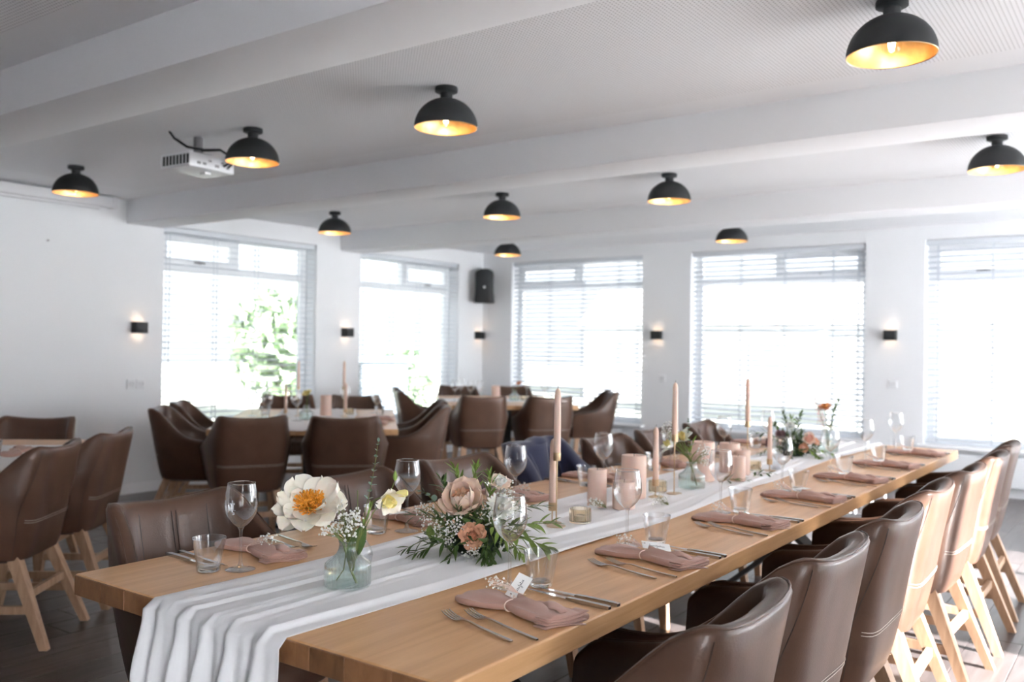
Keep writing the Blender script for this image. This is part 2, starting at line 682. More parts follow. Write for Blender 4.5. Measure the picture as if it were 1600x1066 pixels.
WB = 0.44
WINL = [(4.70, 6.50, WB, 2.375), (7.14, 8.88, WB, 2.375)]
WINB = [(-6.80, -4.92, WB, 2.415), (-4.31, -2.42, WB, 2.415), (-1.865, 0.05, WB, 2.415)]
WINR = [(2.45, 4.00, 0.10, 2.38), (4.86, 6.30, 0.10, 2.38)]
FILL_OPENINGS = [(-1.60, -0.35, 0.10, 2.38), (4.10, 4.76, 0.10, 2.38), (6.40, 7.00, 0.10, 2.38), (7.10, 8.60, 0.10, 2.38), (8.70, 9.28, 0.10, 2.38)]      # unseen openings with frosted panes, added for soft fill light
wall_with_holes('wall_left', 'x', XL, YF - .3, YB + .3, 0.30, WINL, 'wall_paint', -1)
wall_with_holes('wall_back', 'y', YB, XL, XR, 0.30, WINB, 'wall_paint', 1)
wall_with_holes('wall_right', 'x', XR, YF - .3, YB + .3, 0.30, FILL_OPENINGS + WINR, 'wall_paint', 1)
struct('wall_front', G().box(XL, XR, YF - .3, YF, -0.06, CEIL + .05), 'rear_wall_paint', smooth=False)
struct('baseboard_left', G().bbox(XL, XL + .014, YF, YB, 0.0, 0.085, 0.003, 1), 'frame_paint', smooth=False)
struct('baseboard_back', G().bbox(XL + .014, XR, YB - .014, YB, 0.0, 0.085, 0.003, 1), 'frame_paint', smooth=False)
struct('baseboard_right', G().bbox(XR - .014, XR, YF, 2.6, 0.0, 0.085, 0.003, 1), 'frame_paint', smooth=False)

# windows: a local frame (s along wall, d depth outward, z), mapped to the world
WN = [0]


def window(wall, a0, a1, z0, z1, transom=2.03, vent=-1, blind=None, pane='window_glass'):
    WN[0] += 1
    n = WN[0]
    W = a1 - a0

    if wall == 'L':
        M = Matrix(((0, -1, 0, XL), (1, 0, 0, a0), (0, 0, 1, 0), (0, 0, 0, 1)))
    elif wall == 'B':
        M = Matrix(((1, 0, 0, a0), (0, 1, 0, YB), (0, 0, 1, 0), (0, 0, 0, 1)))
    else:
        M = Matrix(((0, 1, 0, XR), (1, 0, 0, a0), (0, 0, 1, 0), (0, 0, 0, 1)))
    root = bpy.data.objects.new('window_%d' % n, None)
    COL.objects.link(root)
    root['kind'] = 'structure'
    D = 0.16
    fwid = 0.065
    g = G()
    for (x0, x1, y0, y1) in ((0, fwid, z0, z1), (W - fwid, W, z0, z1), (fwid, W - fwid, z0, z0 + fwid), (fwid, W - fwid, z1 - fwid, z1)):
        g.bbox(x0, x1, D, D + .07, y0, y1, 0.004, 1, M)
    obj('window_frame', g, 'frame_paint', root, smooth=False)
    if transom:
        obj('transom', G().bbox(fwid, W - fwid, D - .01, D + .07, transom - .035, transom + .035, 0.004, 1, M), 'frame_paint', root, smooth=False)
        mid = W / 2
        obj('mullion', G().bbox(mid - .03, mid + .03, D, D + .07, transom + .035, z1 - fwid, 0.004, 1, M), 'frame_paint', root, smooth=False)
        panes = [(fwid, W - fwid, z0 + fwid, transom - .035), (fwid, mid - .03, transom + .035, z1 - fwid), (mid + .03, W - fwid, transom + .035, z1 - fwid)]
        if vent is not None:
            v0, v1, q0, q1 = panes[1] if vent < 0 else panes[2]
            sg = G()
            s = 0.05
            for (x0, x1, y0, y1) in ((v0, v0 + s, q0, q1), (v1 - s, v1, q0, q1), (v0 + s, v1 - s, q0, q0 + s), (v0 + s, v1 - s, q1 - s, q1)):
                sg.bbox(x0, x1, D - .02, D + .03, y0, y1, 0.003, 1, M)
            sash = obj('vent_sash', sg, 'frame_paint', root, smooth=False)
            c = (v0 + v1) / 2
            hg = G().bbox(c - .07, c + .05, D - .045, D - .03, q0 + .012, q0 + .032, 0.004, 1, M)
            hg.box(c - .015, c + .015, D - .03, D - .02, q0 + .008, q0 + .036, M)
            obj('handle', hg, 'plastic_grey', sash, smooth=False)
    else:
        mid = W / 2
        obj('mullion', G().bbox(mid - .03, mid + .03, D, D + .07, z0 + fwid, z1 - fwid, 0.004, 1, M), 'frame_paint', root, smooth=False)
        panes = [(fwid, mid - .03, z0 + fwid, z1 - fwid), (mid + .03, W - fwid, z0 + fwid, z1 - fwid)]
    for (x0, x1, y0, y1) in panes:
        obj('pane', G().box(x0, x1, D + .03, D + .036, y0, y1, M), pane, root, smooth=False)
    if wall != 'R':
        sg = G().bbox(-.05, W + .05, -.09, .16, z0 - .03, z0 + .002, 0.006, 2, M)
        obj('window_sill', sg, 'sill_white', root, smooth=False)
    # portal keeps the daylight sampling clean
    ld = bpy.data.lights.new('window_portal', 'AREA')
    ld.shape = 'RECTANGLE'
    ld.size = W
    ld.size_y = z1 - z0
    ld.cycles.is_portal = True
    lo = bpy.data.objects.new('window_portal', ld)
    COL.objects.link(lo)
    c = M @ Vector((W / 2, 0.25, (z0 + z1) / 2))
    inward = (M.to_3x3() @ Vector((0, -1, 0)))
    lo.location = c
    lo.rotation_euler = inward.to_track_quat('-Z', 'Y').to_euler()
    if blind:
        blind_build(M, W, z0, z1, blind, wall)
    return root


SLAT = {}


def blind_build(M, W, z0, z1, label, wall):
    b = thing('venetian_blind', label, 'blind', tuple(M @ Vector((W / 2, 0.05, z0))), 0, 'white slatted blinds in the windows')
    ry = math.atan2(M[1][0], M[0][0])
    b.rotation_euler = (0, 0, ry)
    # local: x along the wall, y outward (or inward), z from sill
    H = z1 - z0
    flip = 1.0
    key = round(W, 3)
    w2 = W / 2 - .012
    obj('head_rail', G().bbox(-w2, w2, -.03, .03, H - .055, H - .004, 0.003, 1), 'blind_white', b, smooth=False)
    obj('bottom_rail', G().bbox(-w2, w2, -.025, .025, .012, .030, 0.003, 1), 'blind_white', b, smooth=False)
    if key not in SLAT:
        me = G().add([(-w2, -.025, 0), (w2, -.025, 0), (w2, -.025, .003), (-w2, -.025, .003), (-w2, 0, .004), (w2, 0, .004), (w2, 0, .007), (-w2, 0, .007),
                      (-w2, .025, 0), (w2, .025, 0), (w2, .025, .003), (-w2, .025, .003)],
                     [(0, 1, 2, 3), (3, 2, 6, 7), (7, 6, 10, 11), (11, 10, 9, 8), (8, 9, 5, 4), (4, 5, 1, 0), (0, 3, 7, 4), (4, 7, 11, 8), (1, 5, 6, 2), (5, 9, 10, 6)]).mesh('slat', False)
        me.materials.append(MATS['blind_white'])
        SLAT[key] = me
    z = 0.065
    while z < H - .07:
        s = bpy.data.objects.new('slat', SLAT[key])
        COL.objects.link(s)
        s.parent = b
        s.location = (0, 0, z)
        s.rotation_euler = (math.radians(27 if wall == 'B' else 10), 0, 0)
        z += 0.0545
    for f in (-.93, -.36, .18, .80) if wall == 'L' else (-.90, -.40, .12, .66, .93):
        tg = G()
        for dy in (-.027, .027):
            tg.box(f * w2 - .0055, f * w2 + .0055, dy - .0006, dy + .0006, .02, H - .05)
        obj('ladder_tape', tg, 'blind_white', b, smooth=False)


window('L', *WINL[0], transom=2.02, vent=-1, blind='white slatted blind in the left wall window nearest the projector')
window('L', *WINL[1], transom=2.02, vent=1, blind='white slatted blind in the left wall window beside the loudspeaker')
window('B', *WINB[0], transom=2.09, vent=-1, blind='white slatted blind in the back wall window next to the loudspeaker')
window('B', *WINB[1], transom=2.09, vent=1, blind='white slatted blind in the middle window of the back wall')
window('B', *WINB[2], transom=2.05, vent=-1, blind='white slatted blind in the rightmost window behind the long table')
for h in WINR:
    window('R', *h, transom=None)
for h in FILL_OPENINGS:  # built like windows, but added out of view to brighten the room
    window('R', *h, transom=None, pane='fill_diffuser')


# radiators under the back windows
def radiator(x0, x1, label):
    t = thing('radiator', label, 'radiator', ((x0 + x1) / 2, YB - .075, 0.0), 0, 'radiators under the back windows')
    w2 = (x1 - x0) / 2
    obj('front_panel', G().bbox(-w2, w2, -.03, -.012, .10, .37, 0.006, 2), 'radiator_enamel', t, smooth=False)
    obj('rear_panel', G().bbox(-w2, w2, .02, .038, .10, .37, 0.006, 2), 'radiator_enamel', t, smooth=False)
    tg = G()
    for k in range(24):
        xx = -w2 + .02 + (2 * w2 - .04) * k / 23
        tg.box(xx - .004, xx + .004, -.012, .02, .362, .368)
    obj('top_grille', tg, 'radiator_enamel', t, smooth=False)
    v = obj('valve', G().lathe([(0, -.03), (.02, -.03), (.024, 0), (.02, .045), (0, .045)], 12, Matrix.Translation((w2 + .035, 0, .30)) @ Matrix.Rotation(PI / 2, 4, 'Y')), 'plastic_white', t)
    obj('pipe', G().tube([(w2 + .03, 0, .30), (w2 + .03, 0, .0)], .009, 8), 'radiator_enamel', t)
    for s in (-.7, .7):
        obj('foot', G().box(s * w2 - .015, s * w2 + .015, .038, .07, .12, .34), 'radiator_enamel', t, smooth=False)


radiator(-6.6, -5.15, 'white panel radiator with round valve under the back window near loudspeaker')
radiator(-1.75, -0.05, 'white panel radiator under the rightmost back window')


# ================================================================== OUTSIDE
gr = struct('ground', G().box(-70, 60, -60, 80, -0.60, -0.55), 'grass_ground', smooth=False)
struct('terrace', G().box(XL - 6, XR + 8, YF - 3, YB + 9, -0.55, -0.30), 'paving', smooth=False)


def tree(label, loc, h, rad, seed, n=900):
    R = random.Random(seed)
    t = thing('garden_tree', label, 'tree', loc)
    obj('trunk', G().tube([(0, 0, -.55), (.05, 0, h * .4), (-.05, .1, h * .7)], [.18, .14, .08], 8), 'tree_bark', t)
    g = G()
    for k in range(n):
        a, b = R.random() * 2 * PI, math.acos(2 * R.random() - 1)
        q = rad * (R.random() ** .4)
        c = Vector((q * math.sin(b) * math.cos(a), q * math.sin(b) * math.sin(a), h * .62 + q * 1.15 * math.cos(b)))
        Mx = Matrix.Translation(c) @ Matrix.Rotation(R.random() * 6, 4, Vector((R.random() - .5, R.random() - .5, R.random() - .5)).normalized())
        s = .16 + .14 * R.random()
        g.add([(-s, 0, 0), (0, s * .5, .03), (s, 0, 0), (0, -s * .5, .03)], [(0, 1, 2, 3)], Mx)
    o = obj('foliage', g, 'tree_leaf', t, smooth=False)
    o['kind'] = 'stuff'


tree('leafy green tree outside the left window nearest the projector', (-17.0, 14.2, -.5), 3.0, 1.25, 3)
tree('low green shrub tree outside the left window beside the loudspeaker', (-14.6, 15.6, -.5), 1.5, .8, 5, 500)


def hut(name, label, loc, rz, w, d, h, wallm, roofm, roof_h=0.0, wins=()):
    t = thing(name, label, 'building', loc, rz)
    obj('wall', G().bbox(-w / 2, w / 2, -d / 2, d / 2, -.55, h, .02, 1), wallm, t, smooth=False)
    if roof_h:
        V = [(-w / 2 - .2, -d / 2 - .2, h), (w / 2 + .2, -d / 2 - .2, h), (w / 2 + .2, d / 2 + .2, h), (-w / 2 - .2, d / 2 + .2, h), (-w / 2 - .2, 0, h + roof_h), (w / 2 + .2, 0, h + roof_h)]
        obj('roof', G().add(V, [(0, 1, 5, 4), (2, 3, 4, 5), (0, 4, 3), (1, 2, 5), (0, 3, 2, 1)]), roofm, t, smooth=False)
    else:
        obj('roof', G().bbox(-w / 2 - .1, w / 2 + .1, -d / 2 - .1, d / 2 + .1, h, h + .12, .02, 1), roofm, t, smooth=False)
    for (x0, x1, z0, z1) in wins:
        f = obj('window', G().bbox(x0 - .06, x1 + .06, -d / 2 - .05, -d / 2 + .02, z0 - .06, z1 + .06, .01, 1), 'frame_paint', t, smooth=False)
        obj('pane', G().box(x0, x1, -d / 2 - .055, -d / 2 - .045, z0, z1), 'hut_glass', f, smooth=False)
    return t


hut('garden_shed', 'dark grey shed seen through the left window nearest the projector', (-12.6, 7.55, 0), math.radians(60), .5, .6, 1.05, 'hut_grey', 'hut_grey')
hut('garden_wall', 'pale low garden wall outside the left window nearest the projector', (-13.2, 6.55, 0), math.radians(60), 1.4, .3, 1.15, 'hut_light', 'hut_light')
hut('storage_box', 'dark storage box outside the left window beside the loudspeaker', (-12.0, 12.35, 0), math.radians(60), .9, .6, 1.0, 'hut_grey', 'hut_grey')
hut('neighbour_house', 'pale house with pitched roof beyond the middle back window', (-14.5, 34, 0), math.radians(10), 9, 6, 2.2, 'hut_light', 'hut_roof', 1.8, ((-3.2, -2.2, .6, 1.7), (-.6, .4, .6, 1.7), (2.0, 3.0, .6, 1.7)))
hut('neighbour_house', 'pale house with pitched roof beyond the rightmost back window', (-3.0, 26, 0), math.radians(4), 8, 6, 2.0, 'hut_light', 'hut_roof', 1.6, ((-2.4, -1.4, .3, 1.3), (.8, 1.9, -.1, .75)))

# ================================================================== CEILING AND WALL FITTINGS
def make_ceiling_lamp():
    t = thing('ceiling_lamp', 'x', 'ceiling lamp')
    obj('canopy', G().lathe([(0, 0), (.052, 0), (.054, -.006), (.054, -.022), (.046, -.026), (.030, -.028), (.028, -.060), (0, -.060)], 28), 'black_matt', t)
    prof_o = [(0.010, -.052)] + [(.150 * math.sin(a), -.192 + .140 * math.cos(a)) for a in [PI / 2 * k / 14 for k in range(1, 15)]]
    prof_i = [(.146 * math.sin(a), -.192 + .136 * math.cos(a)) for a in [PI / 2 * k / 14 for k in range(14, 0, -1)]] + [(0.010, -.057)]
    sh = obj('lamp_shade', G().lathe(prof_o, 40), 'black_matt', t)
    obj('gold_lining', G().lathe(prof_i, 40), 'gold_leaf', sh)
    obj('shade_rim', G().lathe([(.146, -.192), (.148, -.1945), (.1505, -.192)], 40), 'brass_rod', sh)
    obj('bulb_socket', G().lathe([(0, -.057), (.017, -.057), (.017, -.105), (0, -.105)], 16), 'brass_rod', t)
    b = obj('bulb', G().lathe([(.012, -.105), (.018, -.118), (.030, -.140), (.034, -.158), (.030, -.176), (.018, -.188), (0, -.192)], 18), 'bulb_glass', t)
    obj('filament', G().lathe([(0, -.118), (.010, -.122), (.013, -.145), (.010, -.166), (0, -.170)], 10), 'bulb_glow', b)
    return t


lamp = Maker(make_ceiling_lamp)
LAMPS = [((-6.15, 3.285), 'black dome ceiling lamp nearest the white projection screen case'),
         ((-4.20, 3.265), 'black dome ceiling lamp beside the projector'),
         ((-2.75, 3.245), 'black dome ceiling lamp in the front bay, right of the projector lamp'),
         ((-0.77, 3.29), 'large black dome ceiling lamp at the upper right corner of the view'),
         ((-6.19, 5.745), 'black dome ceiling lamp in the second bay above the nearer left window'),
         ((-4.26, 5.73), 'black dome ceiling lamp in the second bay, left of the centre'),
         ((-2.79, 5.70), 'black dome ceiling lamp in the second bay, right of the centre'),
         ((-0.76, 5.67), 'black dome ceiling lamp cut by the right edge of the view'),
         ((-5.95, 8.12), 'small far black dome lamp near the wall loudspeaker'),
         ((-3.31, 8.10), 'small far black dome lamp above the middle back window')]
for (x, y), l in LAMPS:
    lamp(l, (x, y, CEIL - 0.006), 0, 'black dome ceiling lamps')


def make_sconce():
    t = thing('wall_lamp', 'x', 'wall lamp')
    # local: wall at y=0, projects to -y
    g = G()
    g.bbox(-.055, .055, -.085, -.080, -.048, .048, .001, 1)
    g.box(-.055, -.050, -.080, 0, -.048, .048)
    g.box(.050, .055, -.080, 0, -.048, .048)
    g.box(-.050, .050, -.008, 0, -.048, .048)
    obj('housing', g, 'black_matt', t, smooth=False)
    obj('upper_light', G().box(-.045, .045, -.075, -.012, .034, .036), 'sconce_glow', t, smooth=False)
    obj('lower_light', G().box(-.045, .045, -.075, -.012, -.036, -.034), 'sconce_glow', t, smooth=False)
    return t


sconce = Maker(make_sconce)
for loc, rz, l in [((XL, 4.45, 1.448), PI / 2, 'black cube wall lamp left of the nearer left window'),
                   ((XL, 6.92, 1.458), PI / 2, 'black cube wall lamp between the two left wall windows'),
                   ((XL, 9.27, 1.47), PI / 2, 'black cube wall lamp below the loudspeaker in the corner'),
                   ((-4.71, YB, 1.483), 0, 'black cube wall lamp left of the middle back window'),
                   ((-2.17, YB, 1.49), 0, 'black cube wall lamp right of the middle back window')]:
    sconce(l, loc, rz, 'black cube wall lamps')


def make_socket():
    t = thing('wall_socket', 'x', 'socket')
    obj('plate', G().bbox(-.042, .042, -.010, 0, -.042, .042, .004, 2), 'socket_white', t, smooth=False)
    obj('insert', G().bbox(-.026, .026, -.0125, -.009, -.026, .026, .002, 1), 'socket_white', t, smooth=False)
    g = G()
    for s in (-.01, .01):
        g.lathe([(0, 0), (.0035, 0), (.0035, .002)], 8, Matrix.Translation((s, -.0128, 0)) @ Matrix.Rotation(PI / 2, 4, 'X'))
    g.lathe([(.019, 0), (.021, .001), (.019, .0005)], 20, Matrix.Translation((0, -.0130, 0)) @ Matrix.Rotation(PI / 2, 4, 'X'))
    obj('contact', g, 'socket_dark', t)
    return t


sock = Maker(make_socket)
sock('white socket on the left wall below the leftmost wall lamp', (XL, 4.40, .955), PI / 2, 'white wall sockets')
sock('second white socket in the pair on the left wall', (XL, 4.49, .955), PI / 2, 'white wall sockets')
sock('white socket on the back wall left of the middle window', (-4.65, YB, .985), 0, 'white wall sockets')
sock('white socket on the back wall right of the middle window', (-2.15, YB, 1.01), 0, 'white wall sockets')

tag(obj('wall_hook', G().lathe([(0, 0), (.009, 0), (.009, .01), (0, .014)], 10, Matrix.Translation((XL, 3.66, 2.13)) @ Matrix.Rotation(PI / 2, 4, 'Y')), 'plastic_grey'),
    'tiny dark hook on the bare left wall', 'hook')

# projection screen case on the left wall
t = thing('projection_screen', 'long white projection screen case under the ceiling on left wall', 'screen', (XL, 2.2, 2.44))
obj('case', G().bbox(.01, .105, -2.0, 1.97, .01, .095, .006, 2), 'plastic_white', t, smooth=False)
obj('end_cap', G().bbox(.004, .11, 1.95, 1.99, .004, .10, .006, 2), 'plastic_white', t, smooth=False)
obj('screen_bar', G().bbox(.035, .07, -1.9, 1.86, -.012, .010, .004, 1), 'plastic_white', t, smooth=False)
obj('bracket', G().box(0, .03, 1.6, 1.66, .02, .11), 'plastic_white', t, smooth=False)

# projector hanging from the ceiling
t = thing('projector', 'white projector hanging from the ceiling on a grey pole', 'projector', (-4.66, 3.23, 2.335), math.radians(4))
pb = obj('body', G().bbox(-.13, .13, -.165, .165, 0, .088, .012, 3), 'plastic_white', t, ang=50)
for k in range(8):
    x = -.105 + k * .030
    obj('vent_slot', G().box(x, x + .018, -.1665, -.160, .018, .072), 'black_matt', pb, smooth=False)
for (y, z, h) in ((-.10, .030, .012), (-.06, .030, .012), (-.02, .052, .010), (.03, .030, .014), (.07, .055, .008), (.11, .030, .010)):
    obj('connector', G().box(.129, .1325, y - h, y + h, z - h * .6, z + h * .6), 'plastic_grey', pb, smooth=False)
obj('lens', G().lathe([(0, 0), (.036, 0), (.036, .03), (.03, .034), (0, .030)], 20, Matrix.Translation((-.125, .07, .045)) @ Matrix.Rotation(-PI / 2, 4, 'Y')), 'black_matt', pb)
obj('foot', G().bbox(.015, .06, .0, .045, -.014, .002, .005, 2), 'plastic_white', pb, smooth=False)
obj('mount_plate', G().bbox(-.06, .06, -.06, .06, .088, .108, .006, 1), 'plastic_grey', t, smooth=False)
obj('mount_pole', G().lathe([(.028, .10), (.028, .209), (.06, .209)], 20), 'plastic_grey', t)
cb = G()
cb.tube([(-.02, -.19, .209), (0, -.17, .17), (.05, -.12, .125), (.10, -.04, .118), (.14, .04, .13), (.165, .09, .10), (.165, .10, .06), (.14, .07, .035)], .0075, 8)
cb.tube([(.06, -.03, .118), (.12, .06, .132), (.155, .13, .10), (.15, .13, .06), (.132, .11, .035)], .006, 8)
obj('cable', cb, 'black_matt', t)

# loudspeaker in the corner
t = thing('loudspeaker', 'black wall loudspeaker with rounded top in the back left corner', 'loudspeaker', (-7.10, 9.19, 1.885), math.radians(38))
g = G()
secs = []
for k in range(15):
    z = .44 * k / 14
    wv = .126 - .010 * math.sin(PI * z / .44) + (.004 if z < .1 else 0)
    if z > .34:
        wv *= math.sqrt(max(.02, 1 - ((z - .34) / .103) ** 2)) ** .55
    dd = .13 - .02 * (z / .44)
    bow = .028 * math.sin(PI * min(1, z / .44)) ** .6
    sec = []
    for j in range(17):
        a = PI * j / 16
        sec.append((wv * math.cos(PI - a) if True else 0, -dd * .55 - (bow + .03) * math.sin(a) ** .7, z))
    for j in range(5):
        s = 1 - 2 * j / 4
        sec.append((wv * .8 * s, dd * .45, z))
    secs.append(sec)
g.loft(secs)
cbx = obj('cabinet', g, 'black_matt', t, ang=50, fix=True)
gg = G()
for k in range(9):
    z = .05 + .034 * k
    gg.tube([(-.088, -.083, z), (-.05, -.116, z), (0, -.127, z), (.05, -.116, z), (.088, -.083, z)], .0022, 5)
obj('grille', gg, 'black_steel', cbx)
obj('badge', G().lathe([(0, 0), (.016, 0), (.016, .004), (0, .005)], 16, Matrix.Translation((0, -.128, .20)) @ Matrix.Rotation(PI / 2, 4, 'X')), 'plastic_white', cbx)
obj('wall_bracket', G().box(-.03, .03, .05, .18, .15, .28), 'black_steel', t, smooth=False)


# ================================================================== CHAIR
A_T = [0, .14, .26, .36, .44, .56, .70, .85, 1.0]
BX = [0, .080, .145, .186, .204, .216, .222, .220, .212]
BY = [-.200, -.200, -.196, -.172, -.125, -.050, .040, .130, .225]
FX = [0, .095, .170, .218, .248, .276, .290, .287, .270]
FY = [-.262, -.262, -.256, -.228, -.172, -.085, .015, .125, .235]
TX = [0, .100, .180, .219, .229, .240, .250, .255, .250]
TY = [-.308, -.306, -.292, -.252, -.190, -.095, .0, .12, .235]
HA = [0, .12, .24, .32, .37, .42, .48, .56, .64, .74, .86, .95, 1.0]
HZ = [.848, .851, .859, .864, .858, .835, .785, .722, .680, .655, .643, .634, .600]
Z0, ZF, ZT = .375, .66, .86


def rim_h(a):
    return crom(HA, HZ, abs(a))


def shell_out(a, z):
    s = 1 if a >= 0 else -1
    q = abs(a)
    b = (crom(A_T, BX, q), crom(A_T, BY, q))
    f = (crom(A_T, FX, q), crom(A_T, FY, q))
    tt = (crom(A_T, TX, q), crom(A_T, TY, q))
    if z <= ZF:
        k = ((z - Z0) / (ZF - Z0))
        k = max(0, k) ** .75
        x, y = b[0] + (f[0] - b[0]) * k, b[1] + (f[1] - b[1]) * k
    else:
        k = (z - ZF) / (ZT - ZF)
        x, y = f[0] + (tt[0] - f[0]) * k, f[1] + (tt[1] - f[1]) * k
    return Vector((s * x, y, z))


def shell_n(a, z):
    e = .02
    p, q = shell_out(max(-1, a - e), z), shell_out(min(1, a + e), z)
    d = q - p
    n = Vector((d.y, -d.x, 0))
    return n.normalized() if n.length > 1e-9 else Vector((0, -1, 0))      # outward


def shell_in(a, z, th=.043):
    return shell_out(a, z) - shell_n(a, z) * th


def make_chair():
    t = thing('armchair', 'x', 'chair')
    NA, NV = 49, 13
    aa = [-1 + 2 * i / (NA - 1) for i in range(NA)]
    g = G()
    rows = []
    for a in aa:
        h = rim_h(a)
        col = []
        for j in range(NV):
            v = j / (NV - 1)
            z = Z0 + (h - .012 - Z0) * v
            col.append(shell_out(a, z))
        n = shell_n(a, h)
        o = shell_out(a, h)
        col += [o - n * .006 + Vector((0, 0, -.002)), o - n * .021 + Vector((0, 0, .003)), o - n * .037 + Vector((0, 0, -.003))]
        for j in range(NV - 1, -1, -1):
            v = j / (NV - 1)
            z = Z0 + .02 + (h - .014 - Z0 - .02) * v
            # padded channels on the inner back
            pad = .0
            if abs(a) < .36 and z > .52:
                pad = .006 * abs(math.sin(a / .36 * 2 * PI)) ** .5
            col.append(shell_in(a, z) + shell_n(a, z) * -pad)
        rows.append(col)
    m = len(rows[0])
    V = [v for c in rows for v in c]
    F = []
    for i in range(NA - 1):
        for j in range(m - 1):
            F.append((i * m + j, (i + 1) * m + j, (i + 1) * m + j + 1, i * m + j + 1))
    # close the two arm fronts
    for i in (0, NA - 1):
        for j in range(m // 2):
            q = (i * m + j, i * m + j + 1, i * m + m - 2 - j, i * m + m - 1 - j)
            if len(set(q)) == 4:
                F.append(q if i else q[::-1])
    g.add(V, F)
    # underside pan
    ring = [shell_out(a, Z0) for a in aa]
    c0 = len(g.V)
    g.V += [tuple(v) for v in ring] + [tuple(Vector((v.x * .8, v.y * .8, Z0 - .018))) for v in ring]
    for i in range(NA - 1):
        g.F.append((c0 + i + 1, c0 + i, c0 + NA + i, c0 + NA + i + 1))
    g.F.append(tuple(c0 + NA + i for i in range(NA)))
    shell = obj('shell', g, 'leather', t, ang=60, fix=False)
    # seat cushion
    sg = G()
    loop = [shell_in(a, .47, .046) for a in aa]
    fr = []
    for k in range(1, 12):
        x = loop[-1].x + (loop[0].x - loop[-1].x) * k / 12
        fr.append(Vector((x, loop[-1].y + .028 * math.sin(PI * k / 12) + .012, 0)))
    loop = loop + fr
    secs = []
    for (sc, z) in ((.92, .370), (.985, .385), (1.0, .42), (1.0, .450), (.975, .470), (.90, .480), (.6, .485), (.25, .487)):
        secs.append([Vector((v.x * sc, .01 + (v.y - .01) * sc, z)) for v in loop])
    sg.loft(secs)
    seat = obj('seat', sg, 'leather', t, ang=60)
    st = G()
    for dx in (-.075, -.068, .068, .075):
        st.tube([(dx, .20, .4835), (dx, .0, .488), (dx, -.15, .4845)], .0011, 5)
    obj('seat_stitching', st, 'thread', seat)
    # stitching on the outside: horizontal seam, two upright seams, rim line
    og = G()
    for dz in (0.0, .010):
        og.tube([shell_out(a, .535 + .10 * max(0, abs(a) - .30) + dz) + shell_n(a, .535) * .0012 for a in [-.36 + .72 * k / 20 for k in range(21)]], .0008, 4)
    obj('outer_stitching', og, 'thread', shell)
    for s in (-.40, .40):
        vg = G().tube([shell_out(s * (1 - .25 * sstep(.55, .86, z)), z) + shell_n(s, z) * .0002 for z in [Z0 + .01 + (rim_h(s * .75) - .03 - Z0) * k / 14 for k in range(15)]], .0010, 4)
        obj('side_seam', vg, 'leather_seam', shell)
    ig = G()
    for s in (-.18, 0.0, .18):
        for d in (-.010, .010):
            zz = [.545 + (rim_h(s + d) - .03 - .545) * k / 10 for k in range(11)]
            ig.tube([shell_in(s + d, z) - shell_n(s + d, z) * .0028 for z in zz], .0012, 5)
    for dz in (0, .010):
        ig.tube([shell_in(a, .545 + .16 * max(0, abs(a) - .26) + dz) - shell_n(a, .545) * .0028 for a in [-.40 + .80 * k / 24 for k in range(25)]], .0011, 5)
    obj('inner_stitching', ig, 'leather_seam', shell)
    obj('rim_piping', G().tube([shell_out(a, rim_h(a)) - shell_n(a, rim_h(a)) * .0075 + Vector((0, 0, -.0005)) for a in aa], .0026, 6), 'leather', shell)
    # legs and stretchers
    legs = [((-.175, .165), (-.212, .215)), ((.175, .165), (.212, .215)), ((-.165, -.150), (-.212, -.305)), ((.165, -.150), (.212, -.305))]
    for (tx, ty), (bx, by) in legs:
        lg = G()
        secs = []
        for k in range(5):
            q = k / 4
            z = Z0 + .015 - (Z0 + .015) * q
            hw = .0255 - .0085 * q
            x, y = tx + (bx - tx) * q, ty + (by - ty) * q
            secs.append([(x - hw, y - hw, z), (x + hw, y - hw, z), (x + hw, y + hw, z), (x - hw, y + hw, z)])
        lg.loft(secs[::-1])
        obj('leg', lg, 'leg_oak', t, smooth=False)

    def at(i, z):
        (tx, ty), (bx, by) = legs[i]
        q = 1 - z / (Z0 + .015)
        return Vector((tx + (bx - tx) * q, ty + (by - ty) * q, z))
    for i, j, z in ((0, 2, .165), (1, 3, .165), (2, 3, .225), (0, 1, .225)):
        p, q = at(i, z), at(j, z)
        d = (q - p).normalized()
        s = Vector((0, 0, 1)).cross(d) * .010
        u = Vector((0, 0, .017))
        sg2 = G().loft([[p - s - u, p + s - u, p + s + u, p - s + u], [q - s - u, q + s - u, q + s + u, q - s + u]])
        obj('stretcher', sg2, 'leg_oak', t, smooth=False)
    return t


chair = Maker(make_chair)


def put_chair(x, y, fx, fy, label, group):
    return chair(label, (x, y, 0), math.atan2(-fx, fy), group)


RY = [1.58, 2.185, 2.78, 3.41, 4.04, 4.66, 5.28]
LY = [1.60, 2.27, 2.89, 3.49, 4.10, 4.70, 5.35]
RNAME = ['brown leather armchair at the bottom right corner, nearest the camera', 'second armchair from the camera on the right side of long table', 'third armchair from the camera on the right side of long table',
         'fourth armchair from the camera on the right side, brightly sunlit back', 'fifth armchair from the camera on the right side of long table', 'sixth armchair from the camera on the right side, near right edge', 'farthest armchair on the right side of the long table']
for k, y in enumerate(RY):
    put_chair((-.862 if k == 0 else -.885) + .01 * ((k * 7) % 3 - 1), y, -1, .03 * ((k * 5) % 3 - 1), RNAME[k], 'armchairs along the right side of the long table')
LNAME = ['brown leather armchair at the left near corner of the long table', 'armchair behind the cream peony on the left side of long table', 'armchair behind the flower arrangement, third on the left side of long table',
         'armchair with the navy jacket over its back', 'armchair behind the pillar candles on the left side of long table', 'sixth armchair on the left side, mostly hidden by a taper candle', 'farthest armchair on the left side of the long table']
